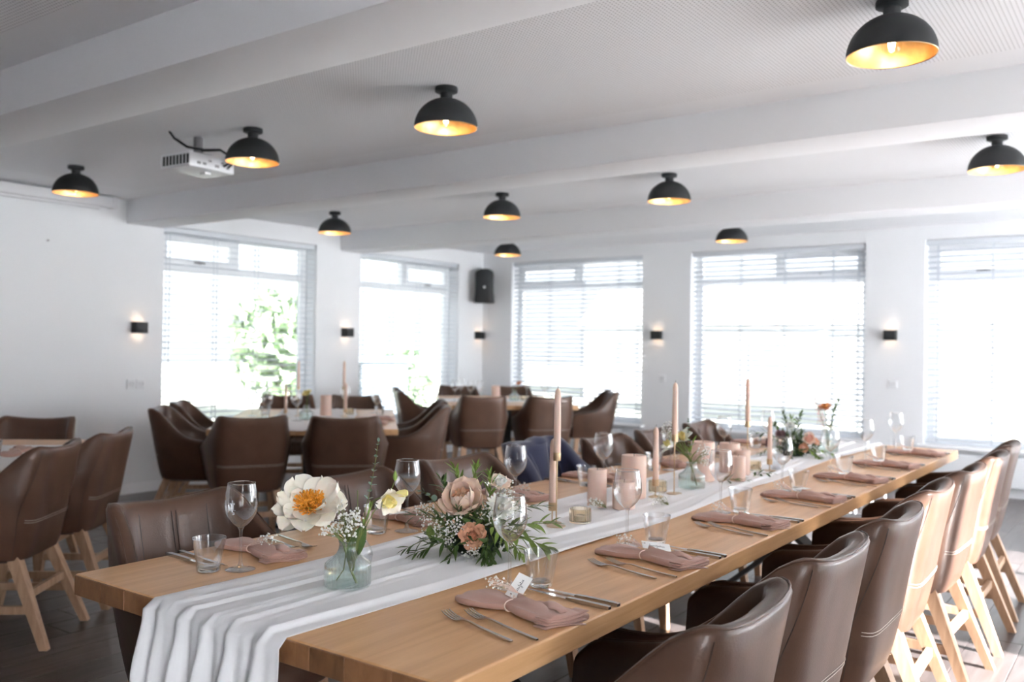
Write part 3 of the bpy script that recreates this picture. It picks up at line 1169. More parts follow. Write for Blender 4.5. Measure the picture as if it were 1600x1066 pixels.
for k, y in enumerate(LY):
    put_chair(-2.125 + .012 * ((k * 5) % 3 - 1), y, 1, -.04 * ((k * 7) % 3 - 1), LNAME[k], 'armchairs along the left side of the long table')

# navy jacket over the fourth left chair, built on the chair's own back surface
t = thing('jacket', 'navy blue jacket draped over an armchair back at the long table', 'jacket', (-2.125 + .012 * ((3 * 5) % 3 - 1), LY[3], 0), math.atan2(-1, -.04 * ((3 * 7) % 3 - 1)))


def jac(u, v):
    a = -.62 + 1.24 * u
    h = rim_h(a)
    wob = .012 * math.sin(9 * a + 5 * v) + .008 * math.sin(23 * a - 4 * v) + .006 * math.sin(40 * a + 11 * v)
    if v < .45:
        z = h - (1 - v / .45) * (.40 - .06 * math.sin(5 * a))
        z = max(.40, z)
        p = shell_out(a, z) + shell_n(a, z) * (.018 + wob * .9 + .02 * (1 - v / .45))
    elif v < .55:
        k = (v - .45) / .10
        p = (shell_out(a, h) + shell_n(a, h) * .016).lerp(shell_in(a, h) - shell_n(a, h) * .016, k) + Vector((0, 0, .022 + .01 * math.sin(PI * k) + wob * .5))
    else:
        z = h - (v - .55) / .45 * (.25 + .05 * math.sin(7 * a))
        z = max(.51, z)
        p = shell_in(a, z) - shell_n(a, z) * (.018 + abs(wob) + .025 * (v - .55))
    return p


obj('jacket_body', G().grid(jac, 40, 36), 'navy_wool', t, ang=80, solid=.006)
def lap(u, v):
    a = -.12 + .30 * u + .10 * v
    z = rim_h(a) + .02 - v * .26
    return shell_in(a, z) - shell_n(a, z) * (.040 + .012 * math.sin(6 * u + 2 * v))
obj('lapel', G().grid(lap, 10, 12), 'navy_wool', t, ang=80, solid=.005)


# ================================================================== TABLES
TX0, TX1, TY0, TY1, TTH = -2.12, -0.955, 1.143, 5.742, 0.05
t = thing('long_table', 'long oak dining table with white runner and black steel legs', 'table', ((TX0 + TX1) / 2, (TY0 + TY1) / 2, 0))
hx, hy = (TX1 - TX0) / 2, (TY1 - TY0) / 2
top = obj('tabletop', G().bbox(-hx, hx, -hy + .004, hy - .004, TZ - TTH, TZ, .004, 2), 'table_oak', t, smooth=False)
# end-grain blocks on the near and far ends
ends = [0, .10, .185, .30, .375, .50, .61, .72, .80, .90, 1.0]
for sgn in (-1, 1):
    for a, b in zip(ends[:-1], ends[1:]):
        x0, x1 = -hx + .004 + (2 * hx - .008) * a, -hx + .004 + (2 * hx - .008) * b
        y0 = sgn * (hy - .006)
        obj('end_block', G().bbox(x0 + .0004, x1 - .0004, min(y0, y0 + sgn * .006), max(y0, y0 + sgn * .006), TZ - TTH + .001, TZ - .003, .0012, 1), 'end_grain', top, smooth=False)
# X-shaped steel legs
for yy in (-hy + .95, hy - 1.05):
    for sgn in (-1, 1):
        p, q = Vector((sgn * .42, yy, TZ - TTH)), Vector((-sgn * .42, yy + sgn * .012, .012))
        d = (q - p).normalized()
        nn = d.cross(Vector((0, 1, 0))).normalized() * .011
        ww = Vector((0, .06, 0))
        obj('steel_leg', G().loft([[p - nn - ww, p + nn - ww, p + nn + ww, p - nn + ww], [q - nn - ww, q + nn - ww, q + nn + ww, q - nn + ww]]), 'black_steel', t, smooth=False)
    obj('foot_plate', G().box(-.46, .46, yy - .06, yy + .06, 0, .012), 'black_steel', t, smooth=False)
    obj('top_plate', G().box(-.46, .46, yy - .06, yy + .06, TZ - TTH - .012, TZ - TTH), 'black_steel', t, smooth=False)


def side_table(label, cx, cy, ang, W, Lg):
    t = thing('square_table', label, 'table', (cx, cy, 0), ang)
    obj('tabletop', G().bbox(-W / 2, W / 2, -Lg / 2, Lg / 2, TZ - .042, TZ, .004, 2), 'table_oak', t, smooth=False)
    obj('top_plate', G().box(-.30, .30, -.30, .30, TZ - .055, TZ - .042), 'black_steel', t, smooth=False)
    for s in (-1, 1):
        obj('steel_leg', G().bbox(-.05, .05, s * .28 - .05, s * .28 + .05, .02, TZ - .055, .004, 1), 'black_steel', t, smooth=False)
    obj('foot_plate', G().bbox(-.30, .30, -.40, .40, 0, .02, .004, 1), 'black_steel', t, smooth=False)
    return t


# middle table: front edge from A to B, depth along (-.7,.714)
A2, B2 = Vector((-5.035, 3.58)), Vector((-4.149, 4.447))
e1 = (B2 - A2).normalized()
n1 = Vector((-e1.y, e1.x))
MW, ML = 1.24, 1.9
mc = (A2 + B2) / 2 + n1 * ML / 2
MANG = math.atan2(e1.y, e1.x)
side_table('oak table with candles in the middle, behind two armchair backs', mc.x, mc.y, MANG, MW, ML)


def mid(a, d):
    """a along the front edge from its centre, d into the table"""
    p = (A2 + B2) / 2 + e1 * a + n1 * d
    return p


def face(ang_deg):
    """facing direction given degrees to the left of +y"""
    a = math.radians(ang_deg)
    return (-math.sin(a), math.cos(a))


def cmid(a, d, f, label):
    p = mid(a, d)
    put_chair(p.x, p.y, f[0], f[1], label, 'armchairs round the middle table')


cmid(-.37, .06, face(60), 'dark armchair seen from behind, left one before the middle table')
cmid(.27, .05, face(46), 'tan armchair seen from behind, right one before the middle table')
n_r, n_l, n_b = (-e1.x, -e1.y), (e1.x, e1.y), (-n1.x, -n1.y)
cmid(.74, .88, n_r, 'nearer armchair on the right side of the middle table')
cmid(.76, 1.50, n_r, 'farther armchair on the right side of the middle table')
cmid(-.80, .62, n_l, 'nearer armchair on the left side of middle table, by the window')
cmid(-.80, 1.26, n_l, 'farther armchair on the left side of middle table, by the window')
cmid(-.32, 2.08, n_b, 'left armchair at the back of the middle table')
cmid(.28, 2.08, n_b, 'right armchair at the back of the middle table')

# far table
FC = Vector((-4.60, 7.48))
fe = Vector((math.cos(math.radians(46)), math.sin(math.radians(46))))
fn = Vector((-fe.y, fe.x))
FWd, FL = 1.24, 1.7
fc = FC - fe * FWd / 2 + fn * FL / 2
side_table('far oak table in front of the back window', fc.x, fc.y, math.radians(46), FWd, FL)


def far(a, d):
    return FC - fe * FWd + fe * a + fn * d


def cfar(a, d, f, label, xy=None):
    p = far(a, d) if xy is None else Vector(xy)
    put_chair(p.x, p.y, f[0], f[1], label, 'armchairs round the far table')


cfar(.26, .05, face(50), 'brown armchair seen from behind, left one before the far table')
cfar(.90, .05, face(50), 'brown armchair seen from behind, right one before the far table')
cfar(1.58, .90, (-fe.x, -fe.y), 'tan armchair at the right side of far table, before the back window')
cfar(-.20, .62, (fe.x, fe.y), 'nearer armchair on the left side of the far table')
cfar(-.20, 1.26, (fe.x, fe.y), 'farther armchair on the left side of the far table')
cfar(.30, 1.84, (-fn.x, -fn.y), 'left armchair behind the far table by the loudspeaker corner')
cfar(.94, 1.84, (-fn.x, -fn.y), 'right armchair behind the far table by the back window')

# left table
K = Vector((-4.90, 2.805))
lu = Vector((-.65, .76)).normalized()
lv = Vector((-.76, -.65)).normalized()
LWd, LL = 1.24, 1.7
lc = K - lu * LL / 2 + lv * LWd / 2
side_table('oak table under a white cloth at the left edge', lc.x, lc.y, math.atan2(-lv.y, -lv.x), LWd, LL)
for d, o, l in ((1.10, .06, 'dark armchair at the left edge seen from behind, nearest the camera'), (.50, .02, 'brown armchair behind the left edge table, right of the nearest one')):
    p = K - lu * d + lv * o
    put_chair(p.x, p.y, lv.x, lv.y + .02, l, 'armchairs round the left table')
p = K + lv * .50 + lu * .08
put_chair(p.x, p.y, -lu.x, -lu.y, 'brown armchair facing the camera at the left table, before bare wall', 'armchairs round the left table')


# ================================================================== TABLE LINEN
def runner_mesh(x0f, x1f, ya, yb, hang_a, hang_b, top, seed, nx=84, ny=220, amp=.008):
    R = random.Random(seed)
    ph = [R.random() * 6 for _ in range(8)]
    tot = hang_a + (yb - ya) + hang_b

    def fn(u, v):
        s = v * tot - hang_a            # distance along the cloth from the near table edge
        y = ya + min(max(s, 0), yb - ya)
        xa, xb = x0f(y), x1f(y)
        w = u + .050 * math.sin(1.7 * y + 5 * u + ph[0]) + .022 * math.sin(4.3 * y - 9 * u + ph[1])
        fold = 0
        for k, (f, a) in enumerate(((29, .9), (47, .8), (71, .55), (103, .3))):
            fold += a * math.sin(f * (w + .05 * math.sin(1.3 * y + ph[k + 2])) + ph[k + 3])
        fold = max(0, fold - .15) ** 1.25
        z = top + .0015 + amp * fold * .55
        x = xa + (xb - xa) * u
        over = max(-s, 0) if s < 0 else max(s - (yb - ya), 0)
        if over > 0:
            sg = -1 if s < 0 else 1
            r = .014
            ww = u
            pl = math.sin(38 * ww + 1.8 * math.sin(5 * ww) + ph[0]) + .6 * math.sin(67 * ww + ph[1])
            if over < r * PI / 2:
                th = over / r
                y += sg * (r * math.sin(th) + .004)
                z = top + .0015 - r * (1 - math.cos(th)) + amp * fold * .5
                y += sg * .012 * pl * th / 2 * .5
            else:
                d = over - r * PI / 2
                z = top - r - d
                y += sg * (r + .002 + .011 * (1.3 + pl) * sstep(0, .15, d) + .004 * (1 + pl))
                x += .02 * d * math.sin(2.5 * u * PI)
        return (x, y, z)
    return G().grid(fn, nx, ny)


rl = lambda y: -1.790 + .012 * math.sin(1.7 * y) + .010 * math.sin(4.1 * y + 1)
rrr = lambda y: -1.345 + .030 * math.sin(1.35 * y + 4.6) * sstep(1.1, 2.0, y) + .008 * math.sin(5.2 * y) - .02 * sstep(1.1, 1.4, y) * 0
o = obj('table_runner', runner_mesh(rl, rrr, TY0, TY1, .62, .45, TZ, 4), 'runner_gauze', ang=180, solid=.0012)
tag(o, 'white gauze table runner draped down the length of the long table', 'table runner')


def small_cloth(label, cx, cy, ang, W, L, hang, seed):
    t = obj('table_runner', runner_mesh(lambda y: -W / 2 + .01 * math.sin(5 * y), lambda y: W / 2 + .01 * math.sin(6 * y), -L / 2, L / 2, hang, hang, TZ, seed, 30, 70, .004), 'runner_gauze', ang=180, solid=.0012)
    t.location = (cx, cy, 0)
    t.rotation_euler = (0, 0, ang)
    return tag(t, label, 'table runner')


small_cloth('white cloth runner across the middle table with candles', mc.x, mc.y, MANG, .62, ML, .02, 8)
small_cloth('white cloth runner across the far table', fc.x, fc.y, math.radians(46) + PI / 2, .62, FWd, .10, 9)
small_cloth('white cloth hanging off the table at left edge', lc.x, lc.y, math.atan2(-lv.y, -lv.x) + PI / 2, 1.1, LWd, .11, 10)


# ================================================================== PLACE SETTINGS (built for the right side, tines towards -x)
def make_fork():
    g = G()
    # handle and neck, handle end at +x
    secs = []
    for (x, hw, z, ht) in ((.108, .0030, .0035, .0014), (.100, .0038, .0036, .0016), (.06, .0040, .0040, .0016), (.01, .0030, .0050, .0016), (-.030, .0024, .0078, .0015), (-.045, .0028, .0070, .0013), (-.054, .0080, .0048, .0011), (-.062, .0115, .0036, .0010), (-.070, .0120, .0034, .0010)):
        secs.append([(x, -hw, z - ht), (x, hw, z - ht), (x, hw, z + ht), (x, -hw, z + ht)])
    g.loft(secs[::-1])
    for k in range(4):
        y = -.0096 + .0064 * k
        ts = []
        for (x, hw, z) in ((-.069, .0021, .0034), (-.085, .0017, .0046), (-.100, .0014, .0075), (-.112, .0007, .0115)):
            ts.append([(x, y - hw, z - .0008), (x, y + hw, z - .0008), (x, y + hw, z + .0008), (x, y - hw, z + .0008)])
        g.loft(ts[::-1])
    o = obj('fork', g, 'cutlery_steel', ang=50)
    return tag(o, 'x', 'fork')


def make_knife():
    t = thing('table_knife', 'x', 'knife')
    g = G()
    secs = []
    for (x, hw, ht) in ((.116, .0045, .0030), (.113, .0058, .0040), (.10, .0062, .0042), (.03, .0055, .0038), (.006, .0045, .0030), (.0, .0035, .0018)):
        secs.append([(x, -hw, .0044 - ht), (x, hw, .0044 - ht), (x, hw, .0044 + ht), (x, -hw, .0044 + ht)])
    g.loft(secs[::-1])
    obj('handle', g, 'cutlery_steel', t, ang=50)
    b = G()
    secs = []
    for k in range(23):
        x = .002 - .118 * k / 22
        q = k / 22
        up = .0062 * (1 - q ** 4)
        dn = -.0070 * (1 - q ** 3) + (.0011 if k % 2 and k > 5 else 0)
        secs.append([(x, dn, .0040), (x, up, .0032), (x, up, .0052), (x, dn, .0046)])
    b.loft(secs[::-1])
    obj('blade', b, 'knife_blade', t, ang=50)
    return t


def make_napkin():
    t = thing('napkin', 'x', 'napkin')
    g = G()
    secs = []
    xs_ = [-.150, -.146, -.135, -.115, -.09, -.06, -.035, -.018, -.006, .006, .03, .06, .09, .115, .134, .140]
    wd = [.010, .022, .036, .047, .050, .044, .032, .023, .020, .024, .038, .048, .052, .053, .052, .050]
    ht = [.006, .012, .017, .021, .023, .022, .020, .020, .021, .023, .026, .025, .023, .022, .021, .019]
    for i, x in enumerate(xs_):
        sec = []
        n = 28
        for j in range(n):
            a = 2 * PI * j / n
            cx, sz = math.cos(a), math.sin(a)
            y = wd[i] * (abs(cx) ** .7) * (1 if cx >= 0 else -1)
            rp = .12 * math.sin(5 * a + 20 * x) + .10 * math.sin(3 * y / .02 + 40 * x) + .14 * math.cos(y / wd[i] * 4 + 9 * x)
            z = ht[i] * (.5 + .5 * (abs(sz) ** .55) * (1 if sz >= 0 else -1))
            if sz > .1:
                z *= 1 + rp
            yy = y + .010 * math.sin(8 * x + .6) + .006 * x / .14
            sec.append((x + .012 * (y / .05) * (1 if x > .1 else 0), yy, max(.0006, z)))
        secs.append(sec)
    g.loft(secs)
    body = obj('cloth_body', g, 'napkin_linen', t, ang=80, fix=True)
    # folded layers showing at the open end
    for k in range(4):
        z = .0025 + .0048 * k

        def lay(u, v, z=z, k=k):
            y = -.048 + .098 * u + .004 * k
            x = .112 + .034 * v + .012 * (y / .05) - .0025 * k
            return (x, y, z + .0018 * math.sin(6 * u + k) * v + .003 * sstep(.8, 1, u) * (k - 1.5))
        obj('fold_layer', G().grid(lay, 12, 5), 'napkin_linen', t, ang=80, solid=.0022)

    def flap(u, v):
        a = -.6 + 1.2 * u
        x = .0 + .125 * v
        y = .012 + .040 * u * (0.4 + v) + .004
        z = .020 + .010 * math.sin(PI * u) * (1 - .6 * v) + .006 * math.sin(9 * v + 3 * u)
        return (x, y - .01, z)
    obj('fold_flap', G().grid(flap, 9, 12), 'napkin_linen', t, ang=80, solid=.002)
    # knot ribbon
    rg = G()
    pts = []
    for k in range(17):
        a = 2 * PI * k / 16
        pts.append((-.007 + .002 * math.sin(2 * a), .001 + .0225 * math.cos(a), .012 + .0125 * math.sin(a)))
    rg.tube(pts, .0016, 6)
    rg.tube([(-.007, .004, .025), (.004, .018, .028), (.012, .030, .020), (.020, .044, .010), (.026, .058, .003)], .0010, 5)
    rg.tube([(-.007, .004, .025), (-.016, .016, .028), (-.024, .030, .018), (-.034, .046, .004)], .0010, 5)
    obj('ribbon', rg, 'ribbon', t)
    return t


def gyp(t, R, c, rad, n, r0=.0026, r1=.0046, root=None, flat=1.0, stems=True, name='blossom', smat='stem_green'):
    """a cloud of tiny baby's breath blossoms round c, with hair-thin stems from root"""
    g, s = G(), G()
    for k in range(n):
        d = Vector((R.gauss(0, 1), R.gauss(0, 1), R.gauss(0, 1)))
        d.normalize()
        q = rad * R.random() ** .45
        p = Vector(c) + Vector((d.x * q, d.y * q, d.z * q * flat))
        r = r0 + (r1 - r0) * R.random()
        Mx = Matrix.Translation(p) @ Matrix.Rotation(R.random() * 6, 4, d)
        g.octa((0, 0, 0), r, Mx)
        g.octa((0, 0, 0), r * .85, Mx @ Matrix.Rotation(.8, 4, 'X') @ Matrix.Rotation(.8, 4, 'Y'))
        if stems and root is not None and k % 2 == 0:
            m = (p + Vector(root)) / 2 + Vector((R.gauss(0, .004), R.gauss(0, .004), .004))
            s.tube([root, m, p], .0005, 3, False)
    o = obj(name, g, 'gyp_white', t, smooth=True, ang=70)
    o['kind'] = 'stuff'
    if s.V:
        o2 = obj('thin_stems', s, smat, t)
        o2['kind'] = 'stuff'
    return o


def make_sprig():
    t = thing('babys_breath_sprig', 'x', 'flower sprig')
    R = random.Random(11)
    gyp(t, R, (-.005, .0, .022), .030, 34, .0020, .0034, root=(.045, .012, .004), flat=.55, smat='ribbon')
    obj('stem', G().tube([(.060, .016, .002), (.04, .012, .004), (.015, .004, .012)], .0007, 4), 'ribbon', t)
    return t


def wine_profile():
    P = [(.0, .0012), (.034, .0012), (.0365, .0020), (.036, .0030), (.028, .0042), (.015, .0062), (.0075, .010), (.0045, .018), (.0038, .03), (.0036, .06), (.0037, .088), (.0045, .098), (.0075, .105)]
    B = [(.0135, .1105), (.0215, .1180), (.0300, .1285), (.0365, .1400), (.0400, .1520), (.0410, .1640), (.0400, .1780), (.0378, .1920), (.0350, .2060), (.0332, .2150)]
    return P, B


def bowl_r(z):
    P, B = wine_profile()
    return crom([b[1] for b in B], [b[0] for b in B], z)


def make_wine():
    t = thing('wine_glass', 'x', 'wine glass')
    P, B = wine_profile()
    obj('foot_and_stem', G().lathe(P + [(.0085, .1060), (0, .1075)], 28), 'wine_glass_clear', t, ang=60)
    obj('bowl', G().lathe([(0.0, .1065), (.0075, .107)] + B, 40), 'wine_glass_clear', t, ang=80)
    obj('rim', G().lathe([(.0332 - .0007, .2150), (.0332, .2158), (.0332 + .0006, .2150), (.0332, .2142), (.0332 - .0007, .2150)], 40), 'tumbler_glass', t)
    return t


def emblem(gl, ang):
    """white printed crest on the bowl: a cross over a tower with lettering bars"""
    rects = [(-.0007, .0007, .166, .178), (-.0060, .0060, .1690, .1704), (-.0068, -.0052, .1678, .1716), (.0052, .0068, .1678, .1716),
             (-.0022, .0022, .1560, .1675), (-.0042, -.0030, .156, .162), (.0034, .0044, .156, .168), (-.0038, .0036, .1535, .1552),
             (-.0015, .0020, .1500, .1528), (.0005, .0060, .1470, .1486), (.0010, .0062, .1440, .1456), (-.0010, .0035, .1425, .1436), (.0060, .0085, .1535, .1547)]
    g = G()
    for (s0, s1, z0, z1) in rects:
        V = []
        for z in (z0, z1):
            for s in (s0, (s0 + s1) / 2, s1):
                r = bowl_r((z)) + .0004
                a = ang + s / r
                V.append((r * math.cos(a), r * math.sin(a), z))
        g.add(V, [(0, 1, 4, 3), (1, 2, 5, 4)])
    obj('emblem', g, 'emblem_white', gl, smooth=False)


def make_tumbler():
    t = thing('tumbler', 'x', 'tumbler')

    def mod(a, z, j):
        if .003 < z < .058 and j < 9:
            k = sstep(.003, .008, z) * (1 - sstep(.050, .058, z))
            seg = 2 * PI / 9
            poly = math.cos(seg / 2) / math.cos((a % seg) - seg / 2)
            return 1 + k * (poly * 1.03 - 1)
        return 1
    out = [(0, 0), (.026, 0), (.028, .002), (.0285, .008), (.0300, .02), (.0322, .034), (.0345, .048), (.0355, .054), (.0368, .060), (.0392, .072), (.0408, .082), (.0402, .0832), (.0392, .082)]
    inn = [(.0375, .072), (.0350, .060), (.0325, .048), (.0300, .034), (.0275, .020), (.0255, .0145), (.018, .0125), (0, .012)]
    obj('glass_body', G().lathe(out + inn, 54, None, False, mod), 'tumbler_clear', t, ang=14)
    obj('thick_base', G().lathe([(0, .0015), (.0235, .0015), (.0255, .005), (.0250, .0115), (0, .0118)], 36), 'tumbler_glass', t)
    return t


def make_tag(writing):
    t = thing('name_tag', 'x', 'name tag')
    c = G().bbox(-.039, .039, -.017, .017, 0, .0009, .0003, 1)
    obj('card', c, 'paper_card', t, smooth=False)
    obj('eyelet', G().lathe([(.0012, 0), (.0022, .0006), (.0012, .0010)], 10, Matrix.Translation((-.031, .006, .0007))), 'ink', t)
    obj('string', G().tube([(-.031, .006, .001), (-.040, .004, .004), (-.050, .0, .001)], .0006, 4), 'ribbon', t)
    if writing:
        pts = []
        g = G()
        x0 = -.020
        for k, amp in enumerate((.0085, .0035, .0040, .0036, .0070, .0036, .0062, .0034, .0038)):
            for q in range(9):
                a = 2 * PI * q / 8
                pts.append((x0 + .0048 * (k + q / 8) + .0015 * math.sin(a), -.0025 + amp * .5 * (1 - math.cos(a)), .0011))
        g.tube(pts, .00042, 4)
        g.tube([(.004, -.004, .0011), (.002, -.0085, .0011), (-.001, -.0085, .0011), (.002, -.004, .0011)], .0004, 4)
        obj('handwriting', g, 'ink', t)
    return t


fork, knife, napkin, sprig, wine, tumbler = Maker(make_fork), Maker(make_knife), Maker(make_napkin), Maker(make_sprig), Maker(make_wine), Maker(make_tumbler)
name_tag_w, name_tag_p = Maker(lambda: make_tag(True)), Maker(lambda: make_tag(False))
CXT = -1.5375
RS = [1.555, 2.150, 2.790, 3.405, 4.045, 4.655, 5.300]
LS = [1.565, 2.150, 2.735, 3.350, 3.960, 4.590, 5.230]
wine_L1 = None
for side, YS, nm in ((1, RS, 'right'), (-1, LS, 'left')):
    for k, y in enumerate(YS):
        R = random.Random(100 * side + k)

        def P(dx, dy, z=TZ):
            return (CXT + side * (dx - CXT), y + side * dy, z)
        rot = 0 if side > 0 else PI
        jig = lambda s: R.uniform(-s, s)
        place = '%s place, %s side of long table' % (ORD[k], nm)
        GR = 'place settings on the long table'
        fa = math.radians(-13 + jig(3))
        fork('outer fork at the ' + place, P(-1.098, -.140 + jig(.006)), rot + fa, 'forks on the long table')
        fork('inner fork at the ' + place, P(-1.066, -.106 + jig(.004)), rot + fa + math.radians(jig(2)), 'forks on the long table')
        knife('inner knife at the ' + place, P(-1.070, .142 + jig(.004)), rot + math.radians(-4 + jig(2)), 'knives on the long table')
        knife('outer knife at the ' + place, P(-1.066, .172 + jig(.003)), rot + math.radians(-3 + jig(2)), 'knives on the long table')
        napkin('dusty pink napkin at the ' + place, P(-1.105 + jig(.006), (0 if side > 0 else .01) + jig(.006)), (0 if side > 0 else 0) + math.radians(-4 + jig(5)), 'dusty pink napkins on the long table')
        sp = sprig("baby's breath sprig on napkin at the " + place, P(-1.175 + jig(.01), .008 + jig(.01), TZ + .024), rot + math.radians(20 + jig(20)), "baby's breath sprigs on the napkins")
        wg = wine('wine glass at the ' + place, P(-1.230, (.150 if k != 1 else .125) + jig(.005)), R.uniform(0, 6.28), 'wine glasses on the long table')
        if side < 0 and k == 0:
            wine_L1 = wg
        if side < 0 and k == 2:
            wine_L3 = wg
        tumbler('water tumbler at the ' + place, P(-1.180, .206 + jig(.004)), R.uniform(0, 6.28), 'water tumblers on the long table')
        if (side, k) in ((1, 0), (1, 1)):
            tg = name_tag_w('white name tag with handwriting on napkin at the ' + place, P(-1.143, .064, TZ + .034), math.radians(112))
            tg.rotation_euler = (math.radians(22), math.radians(-24 if k == 0 else 8), math.radians(100 if k == 0 else 40))
            if k == 1:
                tg.location = P(-1.10, .045, TZ + .030)
        elif (side, k) in ((1, 3), (-1, 1), (-1, 3)):
            tg = name_tag_p('blank looking name tag on napkin at the ' + place, P(-1.12, .05, TZ + .032), rot + math.radians(70))
for wgl in (wine_L1, wine_L3):
    l = wgl.location
    toc = math.atan2(-l.y, -l.x)
    wgl.rotation_euler = (0, 0, 0)
    emblem(wgl, toc - math.radians(32))


# ================================================================== CANDLES
def taper(label, x, y, bot, tip):
    t = thing('taper_candle_holder', label, 'candle holder', (x, y, TZ + .003), 0, 'thin brass taper holders on the runner')
    b = bot - TZ - .003
    obj('base_disc', G().lathe([(0, 0), (.030, 0), (.0305, .001), (.030, .002), (0, .002)], 28), 'brass_rod', t)
    obj('rod', G().lathe([(0, .002), (.0022, .002), (.0022, b - .004), (0, b - .004)], 8), 'brass_rod', t)
    obj('cup', G().lathe([(0, b - .006), (.012, b - .006), (.0125, b), (.0125, b + .020), (.0118, b + .020), (.0115, b), (0, b)], 18), 'brass_rod', t)
    h = tip - bot
    c = thing('taper_candle', label.replace('holder', 'candle').replace('thin brass', 'slim blush'), 'candle', (x, y, bot), 0, 'blush taper candles on the runner')
    obj('wax', G().lathe([(0, .0005), (.0108, .0005), (.0112, .004), (.0108, h * .5), (.0098, h * .90), (.0075, h * .955), (.0030, h - .004), (0, h - .002)], 18), 'candle_blush', c)
    obj('wick', G().tube([(0, 0, h - .006), (.0005, 0, h + .001), (.001, .0005, h + .006)], .0007, 5), 'wick', c)


taper('tall thin brass holder beside the flower arrangement', -1.531, 2.365, .974, 1.197)
taper('low thin brass holder beside the flower arrangement', -1.569, 2.400, .809, 1.034)
taper('low thin brass holder behind the second amber votive', -1.547, 3.075, .810, 1.030)
taper('tall thin brass holder before the squat green vase', -1.526, 3.192, .972, 1.195)
taper('tall thin brass holder before the far flower arrangement', -1.540, 3.983, .975, 1.196)
taper('low thin brass holder before the far flower arrangement', -1.476, 4.097, .798, 1.018)


def pillar(label, x, y, r, h, z=TZ + .003):
    c = thing('pillar_candle', label, 'candle', (x, y, z), 0, 'blush pillar candles')
    obj('wax', G().lathe([(0, 0), (r - .003, 0), (r, .003), (r, h - .006), (r - .002, h - .001), (r - .006, h - .001), (r - .012, h - .005), (0, h - .008)], 32), 'candle_blush', c)
    obj('wick', G().tube([(0, 0, h - .009), (.001, 0, h + .006)], .0010, 5), 'wick', c)
    return c


pillar('short blush pillar candle at the left of the near candle group', -1.612, 2.752, .034, .133)
pillar('lowest blush pillar candle, seen through a wine glass', -1.520, 2.780, .040, .096)
pillar('tall thick blush pillar candle at the back of near group', -1.605, 3.010, .047, .160)
pillar('tall thick blush pillar candle beside the squat green vase', -1.585, 3.590, .050, .168)
pillar('tall blush pillar candle at the back of far candle group', -1.60, 3.92, .046, .135)
pillar('short blush pillar candle at the right of far candle group', -1.468, 3.690, .032, .106)
pillar('slim blush pillar candle behind the far candle group', -1.525, 3.885, .034, .112)


def make_votive():
    t = thing('votive_holder', 'x', 'votive')
    mod = lambda a, z, j: 1 + .030 * math.cos(26 * a)
    g = G().lathe([(0, 0), (.030, 0), (.034, .003), (.0345, .010), (.0345, .040), (.0335, .046), (.0320, .046), (.0315, .040), (.0315, .010), (.029, .006), (0, .006)], 104, None, False, mod)
    obj('ribbed_glass', g, 'amber_glass', t, ang=80)
    w = obj('tealight', G().lathe([(0, .007), (.019, .007), (.019, .022), (.0175, .022), (.0170, .018), (0, .018)], 24), 'plastic_white', t)
    obj('wick', G().tube([(0, 0, .018), (0, .001, .026)], .0008, 4), 'wick', w)
    return t


votive = Maker(make_votive)
for (x, y, l) in ((-1.503, 2.462, 'amber ribbed votive nearest the camera, beside the tall taper'), (-1.588, 3.175, 'second amber ribbed votive, left of the squat green vase'), (-1.535, 4.05, 'third amber ribbed votive, before the far flower arrangement')):
    votive(l, (x, y, TZ + .003), 0, 'amber ribbed votives on the runner')


def make_globe():
    t = thing('glass_globe', 'x', 'glass holder')
    mod = lambda a, z, j: 1 + .022 * math.cos(18 * a)
    pr = [(0, .001), (.020, .001), (.030, .008), (.040, .024), (.0425, .040), (.039, .056), (.031, .068), (.0275, .073), (.0265, .073)]
    obj('ribbed_bowl', G().lathe(pr, 72, None, False, mod), 'globe_glass', t, ang=80)
    obj('rim', G().lathe([(.0265, .073), (.0275, .0745), (.0285, .073), (.0275, .0715), (.0265, .073)], 36), 'tumbler_glass', t)
    obj('tealight', G().lathe([(0, .003), (.018, .003), (.018, .018), (0, .018)], 20), 'plastic_white', t)
    return t


globe = Maker(make_globe)
globe('clear ribbed glass globe just behind the near vase', (-1.612, 1.580, TZ + .003), 0, 'clear ribbed glass globes')
globe('clear ribbed glass globe before the far flower arrangement', (-1.470, 4.17, TZ + .003), 0, 'clear ribbed glass globes')


# ================================================================== FLOWERS
def frame(d, up=(0, 0, 1)):
    """rotation matrix whose z axis is d"""
    return Vector(d).to_track_quat('Z', 'Y').to_matrix().to_4x4()


def petal_g(L, W, cup, curl, ruf, seed, tipw=.6, nu=9, nv=11, point=0.0):
    R = random.Random(seed)
    p1, p2 = R.random() * 6, R.random() * 6

    def fn(u, v):
        s = 2 * u - 1
        vv = v ** .8
        if vv < .58:
            w = W * (.22 + .78 * math.sin(PI / 2 * vv / .58) ** .9)
        else:
            w = W * math.sqrt(max(.012, 1 - ((vv - .58) / .425) ** 2))
        x = s * w / 2
        y = L * vv * (1 + .035 * math.sin(4 * s + p1) * vv)
        z = cup * (vv * vv) * L + curl * L * max(0, vv - .6) ** 2 * 3 + .9 * x * x / W * (.6 + .4 * vv)
        z += ruf * math.sin(4 * s + p1) * vv + ruf * .7 * math.sin(8 * s + p2) * vv * vv
        return (x, y, z)
    return G().grid(fn, nu, nv)


def put(name, me, parent, M):
    o = bpy.data.objects.new(name, me)
    COL.objects.link(o)
    o.parent = parent
    o.matrix_basis = M
    return o


def meshmat(g, name, mat, ang=80):
    me = g.mesh(name, True, ang)
    me.materials.append(MATS[mat])
    return me


